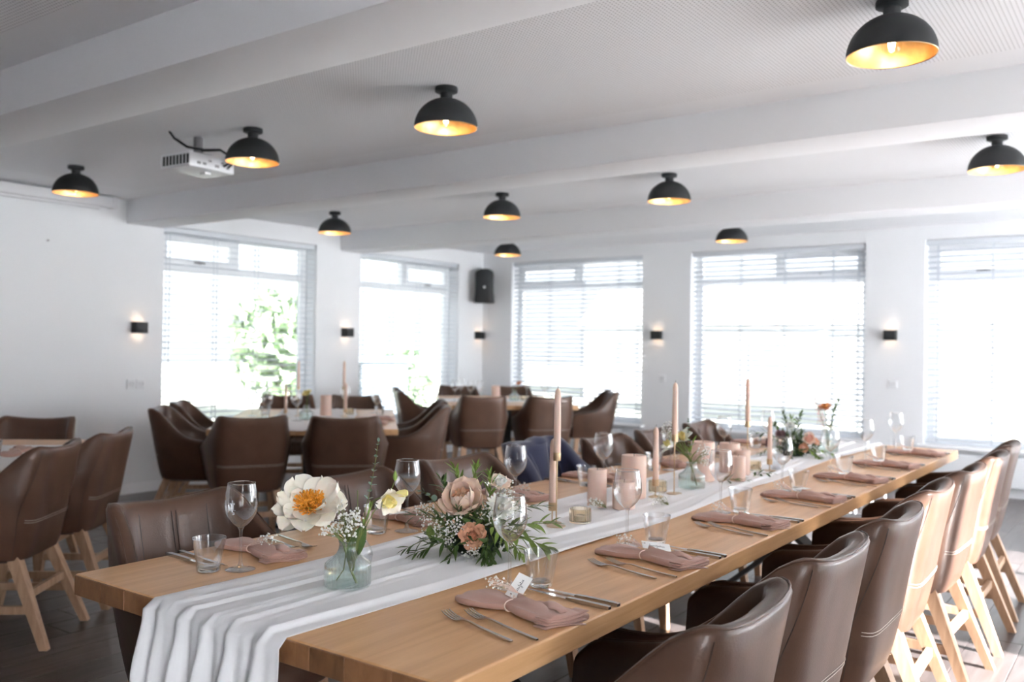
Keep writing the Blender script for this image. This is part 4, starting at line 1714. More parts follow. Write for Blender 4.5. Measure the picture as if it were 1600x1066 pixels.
def rosette(parent, c, d, rings, seed, mat_of, name='petals', objs=False):
    """petals in rings round axis d at c; ring = (n, L, W, elevation deg, cup, curl, ruffle, offset r)"""
    R = random.Random(seed)
    base = Matrix.Translation(c) @ frame(d)
    out = {}
    for ri, (n, L, W, el, cup, curl, ruf, off) in enumerate(rings):
        a0 = R.random() * 6
        meshes = None
        if objs:
            meshes = [meshmat(petal_g(L, W, cup, curl, ruf, seed * 31 + ri * 7 + q), 'petal', mat_of(ri)) for q in range(3)]
        for k in range(n):
            a = a0 + 2 * PI * k / n + R.uniform(-.12, .12)
            e = math.radians(el + R.uniform(-8, 8))
            sc = R.uniform(.9, 1.08)
            M = base @ Matrix.Rotation(a, 4, 'Z') @ Matrix.Translation((0, off, 0)) @ Matrix.Rotation(e, 4, 'X') @ Matrix.Rotation(R.uniform(-.12, .12), 4, 'Y') @ Matrix.Scale(sc, 4)
            if objs:
                put('petal', meshes[k % 3], parent, M)
            else:
                g = out.setdefault(mat_of(ri), G())
                p = petal_g(L, W, cup, curl, ruf, R.randint(0, 9999), nu=6, nv=8)
                g.add(p.V, p.F, M)
    for m, g in out.items():
        obj(name, g, m, parent, ang=80)


LEAF = {}


def leaf_mesh(kind, mat):
    if (kind, mat) in LEAF:
        return LEAF[(kind, mat)]
    if kind == 'lance':
        prof = [(0, .06), (.15, .55), (.38, 1.0), (.62, .85), (.85, .40), (1.0, .02)]
        asp = .115
    elif kind == 'round':
        prof = [(0, .15), (.15, .75), (.42, 1.0), (.7, .9), (.9, .5), (1.0, .08)]
        asp = .42
    else:
        prof = [(0, .1), (.2, .75), (.45, 1.0), (.7, .75), (.9, .3), (1.0, .02)]
        asp = .24
    g = G()
    V, F = [], []
    for (y, w_) in prof:
        b = .10 * y * y
        V += [(-asp * w_, y, .05 * w_ - b), (0, y, -b), (asp * w_, y, .05 * w_ - b)]
    for i in range(len(prof) - 1):
        for j in range(2):
            F.append((i * 3 + j, i * 3 + j + 1, (i + 1) * 3 + j + 1, (i + 1) * 3 + j))
    g.add(V, F)
    LEAF[(kind, mat)] = meshmat(g, 'leaf', mat)
    return LEAF[(kind, mat)]


def spray(parent, pts, n, Lf, kind, mat, seed, spread=50, stem_r=.0011, pairs=False, start=.2, part='sprig', taper_=.5, stemmat='stem_green'):
    """a stem through pts with leaves along it; leaves are children of the stem"""
    R = random.Random(seed)
    pts = [Vector(p) for p in pts]
    dense = []
    K_ = 14
    for i in range(K_ + 1):
        q = i / K_ * (len(pts) - 1)
        k = min(int(q), len(pts) - 2)
        f = q - k
        p0, p1, p2, p3 = pts[max(k - 1, 0)], pts[k], pts[k + 1], pts[min(k + 2, len(pts) - 1)]
        dense.append(.5 * ((2 * p1) + (p2 - p0) * f + (2 * p0 - 5 * p1 + 4 * p2 - p3) * f * f + (3 * p1 - p0 - 3 * p2 + p3) * f ** 3))
    st = obj(part, G().tube(dense, [stem_r * (1.2 - .7 * i / K_) for i in range(K_ + 1)], 5), stemmat, parent)
    me = leaf_mesh(kind, mat)
    for k in range(n):
        f = start + (1 - start) * ((k // 2 * 2 + .5) / n if pairs else (k + .5) / n)
        q = min(f * K_, K_ - .001)
        i = int(q)
        p = dense[i].lerp(dense[i + 1], q - i)
        d = (dense[i + 1] - dense[i]).normalized()
        side = d.orthogonal().normalized()
        az = (k % 2) * PI + (k // 2) * 1.3 + R.uniform(-.4, .4)
        side = (Matrix.Rotation(az, 3, d) @ side)
        sp_ = math.radians(spread + R.uniform(-14, 14)) * (1 - .35 * f)
        ld = (d * math.cos(sp_) + side * math.sin(sp_)).normalized()
        xx = ld.cross(Vector((0, 0, 1)))
        xx = xx.normalized() if xx.length > .05 else ld.orthogonal().normalized()
        zz = xx.cross(ld)
        s = Lf * R.uniform(.75, 1.15) * (1 - taper_ * f * f)
        M = Matrix(((xx.x * s, ld.x * s, zz.x * s, p.x), (xx.y * s, ld.y * s, zz.y * s, p.y), (xx.z * s, ld.z * s, zz.z * s, p.z), (0, 0, 0, 1)))
        put('leaf', me, st, M)
    # tip leaf
    d = (dense[-1] - dense[-2]).normalized()
    xx = d.cross(Vector((.1, .2, 1))).normalized()
    zz = xx.cross(d)
    s = Lf * .6
    p = dense[-1]
    put('leaf', me, st, Matrix(((xx.x * s, d.x * s, zz.x * s, p.x), (xx.y * s, d.y * s, zz.y * s, p.y), (xx.z * s, d.z * s, zz.z * s, p.z), (0, 0, 0, 1))))
    return st


TOCAM = lambda p: (Vector((0, 0, CAM_H)) - Vector(p)).normalized()


def make_vase():
    t = thing('glass_vase', 'x', 'vase')
    mod = lambda a, z, j: 1 + (.030 * math.cos(30 * a) if z > .003 else 0)
    out = [(0, 0), (.044, 0), (.0505, .003), (.052, .008), (.052, .050), (.0510, .055), (.047, .059), (.036, .067), (.026, .077), (.0210, .087), (.0200, .100), (.0215, .106), (.0205, .1068), (.0195, .106)]
    inn = [(.0180, .100), (.0185, .087), (.0235, .077), (.033, .066), (.044, .057), (.0480, .053), (.0492, .049), (.0492, .009), (.047, .006), (0, .005)]
    obj('ribbed_glass', G().lathe(out + inn, 108, None, False, mod), 'vase_clear', t, ang=70)
    obj('water', G().lathe([(0, .0055), (.0470, .0065), (.0488, .009), (.0488, .036), (0, .036)], 40), 'water_sheet', t)
    return t


vase = Maker(make_vase)
V1 = (-1.519, 1.466, TZ + .003)
vase('ribbed green tinted glass vase holding the big cream peony', V1, 0, 'squat ribbed glass vases')

# cream peony
c = Vector((-1.588, 1.412, .945))
fd = (TOCAM(c) * .66 + Vector((-.20, -.05, .62))).normalized()
t = thing('peony', 'large open cream peony with orange stamens in the near vase', 'flower', V1)
loc = lambda v: Vector(v) - Vector(V1)
pc = obj('flower_core', G().lathe([(0, -.016), (.010, -.012), (.014, -.002), (.010, .004), (0, .006)], 12, Matrix.Translation(loc(c)) @ frame(fd)), 'leaf_fresh', t)
rosette(t, loc(c), fd, [(8, .082, .074, 2, .06, -.05, .0045, .004), (7, .076, .070, 17, .14, .05, .0045, .004), (2, .046, .042, 26, .25, .05, .004, .010)], 21, lambda r: 'petal_cream', objs=True)
R = random.Random(5)
sg = G()
Mb = Matrix.Translation(loc(c)) @ frame(fd)
for k in range(260):
    a = R.random() * 2 * PI
    q = R.random() ** .5
    e = math.radians(86 - 62 * q)
    L_ = R.uniform(.026, .040)
    d = Vector((math.cos(a) * math.cos(e), math.sin(a) * math.cos(e), math.sin(e)))
    b = Vector((math.cos(a), math.sin(a), 0)) * .009 * q
    mid_ = b + d * L_ * .6 + Vector((R.gauss(0, .0015), R.gauss(0, .0015), 0))
    sg.tube([b, mid_, b + d * L_], [.0006, .0008, .0019], 4, True, Mb)
so = obj('stamens', sg, 'stamen_orange', t)
so['kind'] = 'stuff'
obj('stem', G().tube([loc(c) - fd * .014, loc((-1.556, 1.436, .905)), loc((-1.528, 1.460, .862)), loc((-1.512, 1.470, .80)), loc((-1.500, 1.476, .772))], .0029, 7), 'stem_green', t)

# baby's breath in the near vase
t = thing('babys_breath_bunch', "bunch of white baby's breath in the near vase", 'flower', V1)
R = random.Random(8)
root = loc((-1.520, 1.466, .865))
for (cc, rad, n) in (((-1.516, 1.463, .905), .036, 95), ((-1.545, 1.440, .900), .024, 40), ((-1.505, 1.470, .925), .024, 40), ((-1.535, 1.452, .945), .018, 24), ((-1.560, 1.428, .888), .012, 10)):
    gyp(t, R, loc(cc), rad, n, .0024, .0044, root=root, name='blossom_cloud')
obj('stem', G().tube([loc((-1.518, 1.465, .90)), root, loc((-1.53, 1.463, .80)), loc((-1.545, 1.455, .775))], .0016, 5), 'stem_green', t)

# broad leaf wrapped in the mouth
t = thing('broad_leaf', 'broad green leaf standing in the mouth of the near vase', 'leaf', V1)
def bl(u, v):
    s = 2 * u - 1
    w = .019 * math.sin(PI * (.12 + .80 * v)) ** .8
    p = Vector((-1.513, 1.470, .822)).lerp(Vector((-1.490, 1.485, .905)), v)
    return loc(p + Vector((.79 * s * w, .58 * s * w, 0)) - Vector((.58, -.79, 0)) * (-.006 * s * s))
obj('leaf_blade', G().grid(bl, 7, 10), 'leaf_olive', t, ang=80, solid=.0008)

# eucalyptus stem
t = thing('eucalyptus_stem', 'tall thin eucalyptus stem with small round leaves in the near vase', 'foliage', V1)
spray(t, [loc(v) for v in ((-1.512, 1.468, .80), (-1.500, 1.476, .87), (-1.484, 1.490, .955), (-1.472, 1.498, 1.03), (-1.464, 1.503, 1.098))], 18, .017, 'round', 'leaf_euc', 4, 80, .0010, True, .52, 'stem', .6)
# wispy grass
t = thing('grass_stem', 'thin upright grass stem in the near vase', 'foliage', V1)
obj('stem', G().tube([loc(v) for v in ((-1.512, 1.467, .81), (-1.505, 1.473, .88), (-1.502, 1.478, .94), (-1.503, 1.478, .985))], .0008, 5), 'stem_green', t)
# yellow flower
t = thing('yellow_flower', 'pale yellow drooping flower leaning out of the near vase', 'flower', V1)
yc = Vector((-1.452, 1.511, .972))
yd = (Vector((.45, .05, -.35)) + TOCAM(yc) * .35).normalized()
obj('stem', G().tube([loc(v) for v in ((-1.508, 1.470, .80), (-1.500, 1.477, .865), (-1.482, 1.490, .93), (-1.468, 1.50, .965), yc)], [.0020, .0020, .0018, .0016, .0022], 6), 'stem_green', t)
rosette(t, loc(yc), yd, [(5, .046, .036, 52, .10, -.35, .003, .003), (4, .038, .030, 66, .2, -.2, .003, .002)], 3, lambda r: 'petal_yellow' if r else 'petal_cream')
spray(t, [loc(v) for v in ((-1.500, 1.477, .865), (-1.488, 1.488, .905), (-1.478, 1.494, .945))], 5, .035, 'lance', 'leaf_fresh', 14, 35, .0010, False, .2, 'side_shoot')
# bud stalk
t = thing('flower_bud', 'small green bud on a thin stalk right of the yellow flower', 'flower', V1)
obj('stem', G().tube([loc(v) for v in ((-1.506, 1.471, .80), (-1.497, 1.478, .87), (-1.470, 1.496, .935), (-1.438, 1.520, .985), (-1.431, 1.526, 1.012))], .0012, 5), 'stem_green', t)
obj('bud', G().lathe([(0, 0), (.004, .003), (.0055, .010), (.004, .018), (0, .026)], 10, Matrix.Translation(loc((-1.431, 1.526, 1.008)))), 'leaf_fresh', t)
obj('open_bud', G().lathe([(0, 0), (.004, .003), (.008, .012), (.009, .026), (.006, .032), (0, .030)], 10, Matrix.Translation(loc((-1.432, 1.524, .978))) @ frame((.75, .45, .1))), 'petal_yellow', t)


# ---------------------------------------------------------------- arrangements
def arrangement(label, base, sc, seed, spec):
    """low table arrangement; spec lists flowers and leaf sprays in local metres (x right in view, y away, z up)"""
    t = thing('flower_arrangement', label, 'flower arrangement', base, YAW)
    t.scale = (sc, sc, sc)
    R = random.Random(seed)
    obj('container', G().lathe([(0, 0), (.048, 0), (.058, .010), (.062, .045), (.060, .047), (.055, .045), (.050, .012), (0, .008)], 28), 'leaf_dark', t)
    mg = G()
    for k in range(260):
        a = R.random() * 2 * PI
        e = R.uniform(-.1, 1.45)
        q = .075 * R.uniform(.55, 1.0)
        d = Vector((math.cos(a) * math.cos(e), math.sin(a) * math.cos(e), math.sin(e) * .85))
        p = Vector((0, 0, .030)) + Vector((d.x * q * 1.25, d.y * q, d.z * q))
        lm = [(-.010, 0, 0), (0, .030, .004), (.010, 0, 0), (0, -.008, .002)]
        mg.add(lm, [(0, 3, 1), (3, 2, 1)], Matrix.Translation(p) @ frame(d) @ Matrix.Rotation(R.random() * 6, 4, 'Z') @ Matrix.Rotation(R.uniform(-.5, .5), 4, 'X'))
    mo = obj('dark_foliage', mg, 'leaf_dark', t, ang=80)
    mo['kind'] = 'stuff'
    mg = G()
    for k in range(150):
        a = R.random() * 2 * PI
        e = R.uniform(-.15, 1.3)
        q = .100 * R.uniform(.7, 1.0)
        d = Vector((math.cos(a) * math.cos(e), math.sin(a) * math.cos(e), math.sin(e) * .95))
        p = Vector((0, 0, .035)) + Vector((d.x * q * 1.30, d.y * q, d.z * q))
        lm = [(-.006, 0, 0), (0, .042, .006), (.006, 0, 0), (0, -.006, .002)]
        mg.add(lm, [(0, 3, 1), (3, 2, 1)], Matrix.Translation(p) @ frame(d) @ Matrix.Rotation(R.random() * 6, 4, 'Z') @ Matrix.Rotation(R.uniform(.2, 1.0), 4, 'X'))
    mo = obj('filler_leaves', mg, 'leaf_olive', t, ang=80)
    mo['kind'] = 'stuff'
    spec(t, R)
    return t


def flower_part(parent, name, c, d, rings, seed, mats, core=None):
    e = obj(name, G().lathe([(0, -.012), (.008, -.009), (.010, 0), (.006, .004), (0, .005)], 10, Matrix.Translation(c) @ frame(d)), 'leaf_olive', parent)
    rosette(e, Vector(c), d, rings, seed, lambda r: mats[min(r, len(mats) - 1)])
    if core:
        g = G()
        R = random.Random(seed)
        Mb = Matrix.Translation(c) @ frame(d)
        for k in range(40):
            a, q = R.random() * 6.28, R.random()
            g.octa((math.cos(a) * .008 * q, math.sin(a) * .008 * q, .010 + .004 * R.random()), .0018, Mb)
        obj('flower_heart', g, core, e)['kind'] = 'stuff'
    return e


def spec1(t, R):
    cdir = Vector((0, -1, .45)).normalized()
    # peach peony: cupped layers
    flower_part(t, 'peach_peony', (-.036, -.018, .130), Vector((-.10, -.75, .75)).normalized(),
                [(9, .064, .062, 24, .45, .10, .004, .014), (8, .060, .056, 44, .50, .25, .004, .012), (8, .054, .050, 62, .50, .40, .003, .009), (7, .046, .042, 76, .5, .6, .003, .006), (6, .036, .034, 84, .4, .9, .003, .003), (4, .030, .028, 89, .3, 1.2, .003, .001)], 41, ['petal_pinkwhite', 'petal_pinkwhite', 'petal_peach', 'petal_peach'])
    # coral carnation
    flower_part(t, 'coral_carnation', (-.010, -.072, .060), Vector((.05, -.95, .30)).normalized(),
                [(11, .036, .030, 12, .1, 0, .004, .004), (10, .031, .026, 36, .15, .1, .004, .003), (10, .025, .021, 58, .2, .2, .0035, .003), (9, .022, .019, 76, .2, .2, .0045, .002), (8, .020, .016, 86, .1, .3, .0045, .001), (5, .018, .014, 90, .1, .5, .004, .0)], 42, ['petal_salmon', 'petal_salmon', 'petal_coral', 'petal_coral'])
    # white chrysanthemum
    flower_part(t, 'white_chrysanthemum', (.060, -.035, .125), Vector((.25, -.75, .60)).normalized(),
                [(16, .044, .012, 20, .1, 0, .001, .003), (16, .038, .011, 42, .15, .2, .001, .002), (12, .026, .008, 62, .2, .3, .001, .002), (8, .018, .007, 78, .2, .3, .001, .001)], 43, ['petal_white'], 'petal_yellow')
    flower_part(t, 'white_carnation', (.058, .030, .180), Vector((.15, -.55, .80)).normalized(),
                [(10, .030, .026, 20, .1, 0, .003, .003), (9, .026, .022, 45, .15, .1, .003, .003), (8, .020, .018, 68, .2, .2, .003, .002)], 44, ['petal_pinkwhite', 'petal_white'])
    flower_part(t, 'mauve_rose', (-.022, .020, .165), Vector((0, -.5, .8)).normalized(), [(6, .026, .026, 45, .3, .1, .002, .004), (5, .022, .022, 70, .4, .2, .002, .002)], 45, ['petal_mauve'])
    flower_part(t, 'tan_bud', (-.118, -.045, .052), Vector((-.2, -.6, .7)).normalized(), [(6, .030, .020, 74, .3, .5, .001, .006), (5, .028, .018, 80, .3, .6, .001, .003)], 46, ['leaf_fresh'])
    for (cc, rad, n) in (((.035, -.055, .118), .034, 70), ((-.075, -.060, .075), .042, 80), ((-.005, -.085, .022), .034, 60), ((-.125, -.030, .070), .040, 60), ((.095, -.02, .13), .040, 70), ((-.04, -.075, .09), .03, 40), ((.075, .03, .17), .035, 40), ((-.14, .02, .11), .035, 34)):
        gyp(t, R, cc, rad, n, .0022, .0040, root=(cc[0] * .6, cc[1] * .6, cc[2] * .6), name='blossom_cloud')
    L_ = [
        ([(-.02, .01, .12), (-.045, .015, .18), (-.066, .01, .225)], 14, .052, 'leaf_fresh'),
        ([(.0, .01, .12), (-.012, .01, .185), (-.004, .0, .230)], 14, .050, 'leaf_fresh'),
        ([(.02, .01, .12), (.035, .015, .17), (.030, .01, .205)], 12, .048, 'leaf_fresh'),
        ([(-.05, .0, .10), (-.085, .01, .165), (-.100, .0, .195)], 10, .050, 'leaf_olive'),
        ([(-.06, -.03, .05), (-.11, -.05, .030), (-.158, -.075, .014)], 12, .055, 'leaf_olive'),
        ([(-.06, -.03, .05), (-.13, -.05, .045), (-.185, -.055, .022)], 11, .052, 'leaf_olive'),
        ([(-.05, -.02, .06), (-.12, -.01, .095), (-.175, .0, .10)], 10, .052, 'leaf_olive'),
        ([(.04, -.05, .06), (.050, -.095, .035), (.040, -.135, .010)], 12, .056, 'leaf_olive'),
        ([(.03, -.05, .06), (.030, -.10, .040), (.022, -.125, .014)], 10, .052, 'leaf_olive'),
        ([(.05, -.04, .07), (.095, -.085, .045), (.125, -.115, .020)], 12, .056, 'leaf_fresh'),
        ([(.05, -.02, .07), (.12, -.04, .055), (.185, -.055, .030)], 13, .058, 'leaf_fresh'),
        ([(.05, .0, .07), (.13, .0, .080), (.205, -.01, .085)], 12, .058, 'leaf_fresh'),
        ([(.05, .01, .09), (.12, .02, .12), (.18, .03, .125)], 10, .052, 'leaf_olive'),
        ([(.03, -.05, .08), (.055, -.085, .085), (.080, -.115, .062)], 12, .052, 'leaf_fresh'),
        ([(-.03, -.06, .05), (-.055, -.095, .035), (-.065, -.125, .012)], 9, .048, 'leaf_olive'),
        ([(-.03, -.05, .10), (-.045, -.075, .115), (-.05, -.09, .135)], 6, .036, 'leaf_olive'),
        ([(.0, -.05, .10), (.012, -.08, .115), (.01, -.095, .128)], 6, .036, 'leaf_olive'),
    ]
    for k, (p, n, lf, m) in enumerate(L_):
        spray(t, p, n, lf, 'lance2' if k in (10, 11) else 'lance', m, 60 + k, 48, .0012, False, .25, 'leaf_sprig', .35)
    spray(t, [(-.09, .01, .10), (-.135, .02, .15), (-.165, .02, .165)], 9, .020, 'round', 'leaf_euc', 88, 60, .0009, True, .3, 'eucalyptus_sprig')


arrangement('low flower arrangement with peach peony, coral carnation and olive leaves', (-1.500, 1.925, TZ + .002), 1.0, 51, spec1)


def spec2(t, R):
    flower_part(t, 'blush_rose', (.055, -.05, .085), Vector((.3, -.8, .5)).normalized(), [(7, .042, .042, 30, .3, .1, .003, .006), (6, .038, .036, 55, .4, .3, .002, .004), (5, .030, .030, 75, .5, .5, .002, .003)], 71, ['petal_pinkwhite', 'petal_blush', 'petal_blush'])
    flower_part(t, 'blush_rose', (.025, -.075, .045), Vector((.1, -.95, .3)).normalized(), [(7, .034, .032, 35, .3, .1, .003, .005), (6, .028, .026, 65, .4, .3, .002, .003)], 72, ['petal_salmon', 'petal_blush'])
    flower_part(t, 'mauve_rose', (-.075, -.04, .100), Vector((-.2, -.7, .6)).normalized(), [(7, .034, .032, 35, .3, .1, .003, .005), (6, .028, .026, 65, .4, .3, .002, .003)], 73, ['petal_mauve'])
    flower_part(t, 'mauve_rose', (-.12, -.03, .06), Vector((-.4, -.7, .4)).normalized(), [(7, .034, .032, 35, .3, .1, .003, .005), (6, .028, .026, 65, .4, .3, .002, .003)], 74, ['petal_mauve'])
    flower_part(t, 'white_carnation', (-.015, -.01, .150), Vector((0, -.6, .8)).normalized(), [(9, .028, .024, 25, .1, 0, .003, .003), (8, .022, .020, 60, .15, .1, .003, .003)], 75, ['petal_white'])
    flower_part(t, 'orange_carnation', (.10, -.04, .075), Vector((.5, -.7, .5)).normalized(), [(9, .024, .020, 25, .1, 0, .003, .003), (8, .018, .016, 60, .15, .1, .003, .003)], 76, ['petal_salmon'])
    for (cc, rad, n) in (((-.03, -.06, .06), .05, 60), ((.10, -.05, .04), .05, 50), ((-.10, -.05, .04), .05, 50), ((.0, .0, .15), .05, 40)):
        gyp(t, R, cc, rad, n, .0026, .0044, root=(cc[0] * .6, cc[1] * .6, cc[2] * .6), name='blossom_cloud')
    L_ = [([(-.02, 0, .10), (-.035, 0, .17), (-.05, 0, .215)], 12, .045, 'leaf_olive'), ([(.02, 0, .10), (.03, 0, .18), (.045, 0, .225)], 12, .040, 'leaf_olive'),
          ([(0, 0, .10), (-.005, 0, .17), (-.01, 0, .20)], 10, .045, 'leaf_fresh'), ([(-.05, 0, .08), (-.13, 0, .115), (-.21, .0, .118)], 12, .050, 'leaf_olive'),
          ([(-.05, -.02, .06), (-.12, -.04, .045), (-.18, -.05, .02)], 12, .050, 'leaf_olive'), ([(.05, -.02, .06), (.12, -.05, .04), (.18, -.07, .018)], 12, .050, 'leaf_fresh'),
          ([(.05, 0, .07), (.13, .01, .07), (.21, .0, .055)], 12, .050, 'leaf_olive'), ([(.03, -.04, .06), (.06, -.10, .04), (.09, -.15, .012)], 12, .050, 'leaf_fresh'),
          ([(-.02, -.04, .06), (-.03, -.10, .04), (-.05, -.14, .012)], 10, .050, 'leaf_olive'), ([(-.06, 0, .1), (-.09, 0, .15), (-.11, 0, .17)], 10, .045, 'leaf_olive')]
    for k, (p, n, lf, m) in enumerate(L_):
        spray(t, p, n, lf, 'oval' if k % 2 else 'lance', m, 90 + k, 50, .0012, False, .25, 'leaf_sprig', .35)


arrangement('far flower arrangement with blush roses before the middle back window', (-1.600, 4.78, TZ + .002), 1.02, 52, spec2)

# second squat vase with pale lisianthus
V2 = (-1.529, 3.358, TZ + .003)
vase('squat green glass vase with pale flowers among the candles', V2, .3, 'squat ribbed glass vases')
loc2 = lambda v: Vector(v) - Vector(V2)
t = thing('pale_lily', 'pale yellow green flower in the squat vase among the candles', 'flower', V2)
for k, (cc, dd) in enumerate((((-1.590, 3.312, .930), (-.6, -.5, .5)), ((-1.555, 3.335, .955), (-.1, -.6, .8)))):
    rosette(t, loc2(cc), Vector(dd).normalized(), [(6, .050, .026, 35, .1, -.15, .002, .003), (4, .040, .022, 62, .2, 0, .002, .002)], 30 + k, lambda r: 'petal_white' if r == 0 else 'petal_yellow')
    obj('stem', G().tube([loc2(cc), loc2((-1.54, 3.35, .885)), loc2((-1.522, 3.362, .82)), loc2((-1.51, 3.366, .775))], .0022, 6), 'stem_green', t)
spray(t, [loc2(v) for v in ((-1.53, 3.357, .87), (-1.535, 3.352, .91), (-1.52, 3.355, .955))], 8, .045, 'lance', 'leaf_fresh', 33, 45, .0012, False, .1, 'side_shoot')
t = thing('babys_breath_bunch', "baby's breath spilling right from the squat vase among the candles", 'flower', V2)
R = random.Random(18)
for (cc, rad, n) in (((-1.488, 3.384, .915), .030, 46), ((-1.478, 3.388, .870), .024, 26), ((-1.604, 3.300, .995), .036, 60)):
    gyp(t, R, loc2(cc), rad, n, .0026, .0046, root=loc2((-1.527, 3.359, .862)), name='blossom_cloud')
t = thing('eucalyptus_stem', 'eucalyptus stem standing in the squat vase among the candles', 'foliage', V2)
spray(t, [loc2(v) for v in ((-1.527, 3.359, .80), (-1.53, 3.355, .90), (-1.538, 3.347, .98), (-1.541, 3.345, 1.035))], 14, .020, 'round', 'leaf_euc', 34, 75, .0011, True, .45, 'stem', .5)

# third vase at the far end
V3 = (-1.500, 5.075, TZ + .003)
vase('glass vase with orange flower at the far end of the long table', V3, .6, 'squat ribbed glass vases')
loc3 = lambda v: Vector(v) - Vector(V3)
t = thing('orange_carnation', 'orange carnation in the glass vase at the far table end', 'flower', V3)
rosette(t, loc3((-1.512, 5.065, 1.005)), Vector((0, -.6, .8)).normalized(), [(9, .036, .030, 22, .1, 0, .004, .003), (8, .030, .026, 50, .15, .1, .004, .003), (7, .022, .020, 72, .2, .2, .003, .002)], 35, lambda r: 'petal_orange' if r else 'petal_salmon')
obj('stem', G().tube([loc3((-1.512, 5.065, 1.0)), loc3((-1.505, 5.07, .90)), loc3((-1.498, 5.078, .78))], .0022, 6), 'stem_green', t)
t = thing('leafy_stem', 'upright green leafy stem in the glass vase at far table end', 'foliage', V3)
spray(t, [loc3(v) for v in ((-1.498, 5.078, .80), (-1.49, 5.083, .90), (-1.472, 5.095, .99), (-1.455, 5.108, 1.045))], 20, .040, 'oval', 'leaf_olive', 36, 45, .0016, False, .25, 'stem', .4)
t = thing('pink_astilbe', 'feathery pink astilbe leaning left in the far glass vase', 'flower', V3)
R = random.Random(37)
g = G()
pts = [Vector(v) for v in ((-1.503, 5.072, .80), (-1.515, 5.06, .90), (-1.54, 5.045, .99), (-1.562, 5.028, 1.06))]
for k in range(150):
    q = R.random()
    p = pts[1].lerp(pts[3], q)
    w_ = .028 * (1 - q) + .006
    g.octa(tuple(loc3(p + Vector((R.gauss(0, w_ * .5), R.gauss(0, w_ * .5), R.gauss(0, .012))))), R.uniform(.002, .004))
obj('plume', g, 'astilbe_pink', t)['kind'] = 'stuff'
obj('stem', G().tube([loc3(p) for p in pts], .0016, 5), 'stem_green', t)

# loose greenery and sprigs lying on the runner
for (x, y, a, l) in ((-1.455, 3.615, .4, 'loose olive sprig on the runner beside the far pillar candles'), (-1.425, 3.86, .9, 'loose olive sprig on the runner right of the far candle group')):
    t = thing('olive_sprig', l, 'foliage', (x, y, TZ + .008), a)
    spray(t, [(-.05, -.01, .002), (0, 0, .012), (.06, .01, .008)], 10, .036, 'oval', 'leaf_olive', int(x * -1000), 50, .0010, False, .1, 'stem', .3)
for (x, y, rad, l) in ((-1.590, 2.700, .030, "loose baby's breath at the foot of the short near pillar"), (-1.452, 2.90, .040, "loose baby's breath on the runner right of the near pillars")):
    t = thing('babys_breath_sprig', l, 'flower sprig', (x, y, TZ + .004))
    gyp(t, random.Random(int(y * 100)), (0, 0, .024), rad, 46, .0024, .0042, root=(.03, .03, .002), flat=.7)

# ================================================================== THINGS ON THE OTHER TABLES
def top_set(fn, items):
    for (kind, a, d, l) in items:
        p = fn(a, d)
        z = TZ + .003
        if kind == 'w':
            wine(l, (p.x, p.y, z), a * 9, 'wine glasses on the side tables')
        elif kind == 't':
            tumbler(l, (p.x, p.y, z), a * 9, 'tumblers on the side tables')
        elif kind == 'n':
            napkin(l, (p.x, p.y, z), MANG + (PI / 2 if abs(a) < .35 else 0), 'napkins on the side tables')
        elif kind == 'p':
            pillar(l, p.x, p.y, .044, .16)
        elif kind == 'v':
            votive(l, (p.x, p.y, z), 0, 'amber votives on the side tables')
        elif kind == 'T':
            taper(l, p.x, p.y, TZ + .215, TZ + .437)
        elif kind == 'L':
            taper(l, p.x, p.y, TZ + .05, TZ + .27)


top_set(mid, [
    ('w', -.30, .55, 'wine glass nearest left chair back on the middle table'), ('w', -.47, 1.05, 'wine glass at the left window side of middle table'), ('w', -.42, 1.35, 'wine glass at the far left of the middle table'),
    ('w', -.10, .62, 'wine glass before the taper pair on the middle table'), ('w', .22, 1.45, 'wine glass at the back centre of middle table'), ('w', .48, .85, 'wine glass at the right side of middle table'), ('w', .46, 1.42, 'wine glass at the right back of middle table'),
    ('t', -.36, .95, 'tumbler at the left side of the middle table'), ('t', .50, 1.02, 'tumbler at the right side of the middle table'),
    ('T', -.13, 1.10, 'tall thin brass holder at left on the middle table'), ('L', -.20, .85, 'low thin brass holder at left on the middle table'), ('T', .22, 1.10, 'tall thin brass holder at right on the middle table'), ('L', .24, .95, 'low thin brass holder at right on the middle table'),
    ('p', .08, 1.15, 'blush pillar candle on the middle table'), ('v', .26, 1.25, 'amber votive on the middle table'),
    ('n', .40, .36, 'dusty pink napkin at the right front of middle table'), ('n', .46, .70, 'dusty pink napkin at the right side of middle table'), ('n', -.30, .30, 'dusty pink napkin at the left front of middle table')])
pv = mid(-.04, .75)
MV = (pv.x, pv.y, TZ + .003)
vase('glass vase with yellow flower on the middle table', MV, .2, 'squat ribbed glass vases')
t = thing('table_posy', 'yellow and white posy in the vase on the middle table', 'flower', MV)
rosette(t, Vector((.01, 0, .185)), Vector((.1, -.5, .8)).normalized(), [(7, .040, .030, 30, .1, 0, .003, .003), (6, .030, .024, 62, .2, .1, .003, .002)], 91, lambda r: 'petal_yellow')
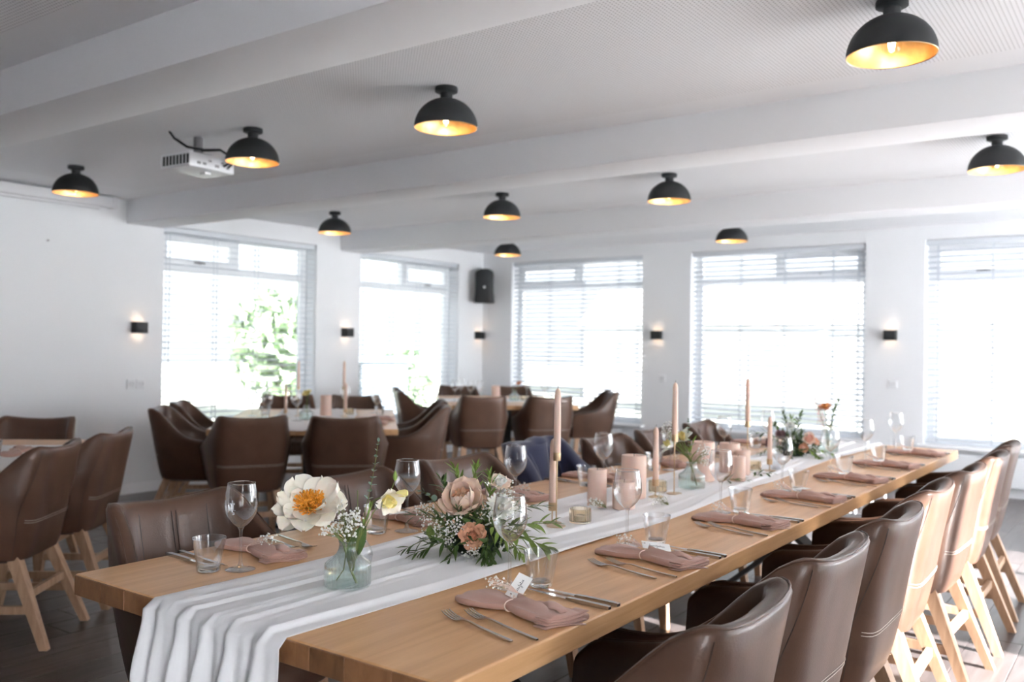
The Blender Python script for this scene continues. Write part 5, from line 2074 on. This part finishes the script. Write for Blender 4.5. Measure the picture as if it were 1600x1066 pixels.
rosette(t, Vector((-.05, -.03, .155)), Vector((-.4, -.5, .6)).normalized(), [(8, .036, .026, 28, .1, 0, .003, .003), (6, .028, .022, 62, .2, .1, .003, .002)], 92, lambda r: 'petal_white')
obj('stem', G().tube([(.01, 0, .18), (.004, 0, .10), (0, .01, .012)], .0022, 6), 'stem_green', t)
spray(t, [(0, 0, .08), (.005, 0, .13), (.02, 0, .19)], 10, .040, 'lance', 'leaf_olive', 93, 50, .0012, False, .1, 'leaf_shoot')

top_set(far, [
    ('w', .10, .62, 'leftmost wine glass on the far table'), ('w', .20, .95, 'second wine glass from the left on the far table'), ('w', .24, .45, 'third wine glass from the left on the far table'), ('w', .34, .50, 'fourth wine glass from the left on the far table'),
    ('w', .95, 1.15, 'wine glass at the right back of the far table'), ('w', 1.02, .55, 'wine glass at the right front of the far table'),
    ('t', 1.10, .45, 'tumbler at the right front of the far table'), ('p', .52, .62, 'blush pillar candle on the far table'), ('v', .85, .80, 'left amber votive on the far table'), ('v', .98, .90, 'right amber votive on the far table'),
    ('n', 1.08, .25, 'dusty pink napkin at the right front of the far table')])
pv = far(.74, .75)
FV = (pv.x, pv.y, TZ + .003)
vase('glass vase with coral flower on the far table', FV, .2, 'squat ribbed glass vases')
t = thing('coral_carnation', 'coral carnation in the vase on the far table', 'flower', FV)
rosette(t, Vector((.04, .03, .175)), Vector((.1, -.5, .8)).normalized(), [(8, .034, .028, 25, .1, 0, .003, .003), (7, .026, .022, 60, .2, .1, .003, .002)], 95, lambda r: 'petal_coral')
obj('stem', G().tube([(.04, .03, .17), (.008, .004, .10), (0, .01, .012)], .0022, 6), 'stem_green', t)
spray(t, [(0, 0, .08), (-.02, 0, .13), (-.04, 0, .18)], 8, .036, 'oval', 'leaf_euc', 96, 50, .0012, False, .1, 'leaf_shoot')


def lft(a, d):
    return K - lu * d + lv * a


top_set(lft, [('w', .18, .98, 'wine glass at the left edge of the view'), ('t', .20, .86, 'right tumbler on the table at the left edge'), ('t', .27, .96, 'left tumbler on the table at the left edge'), ('n', .16, .70, 'dusty pink napkin on the table at the left edge')])
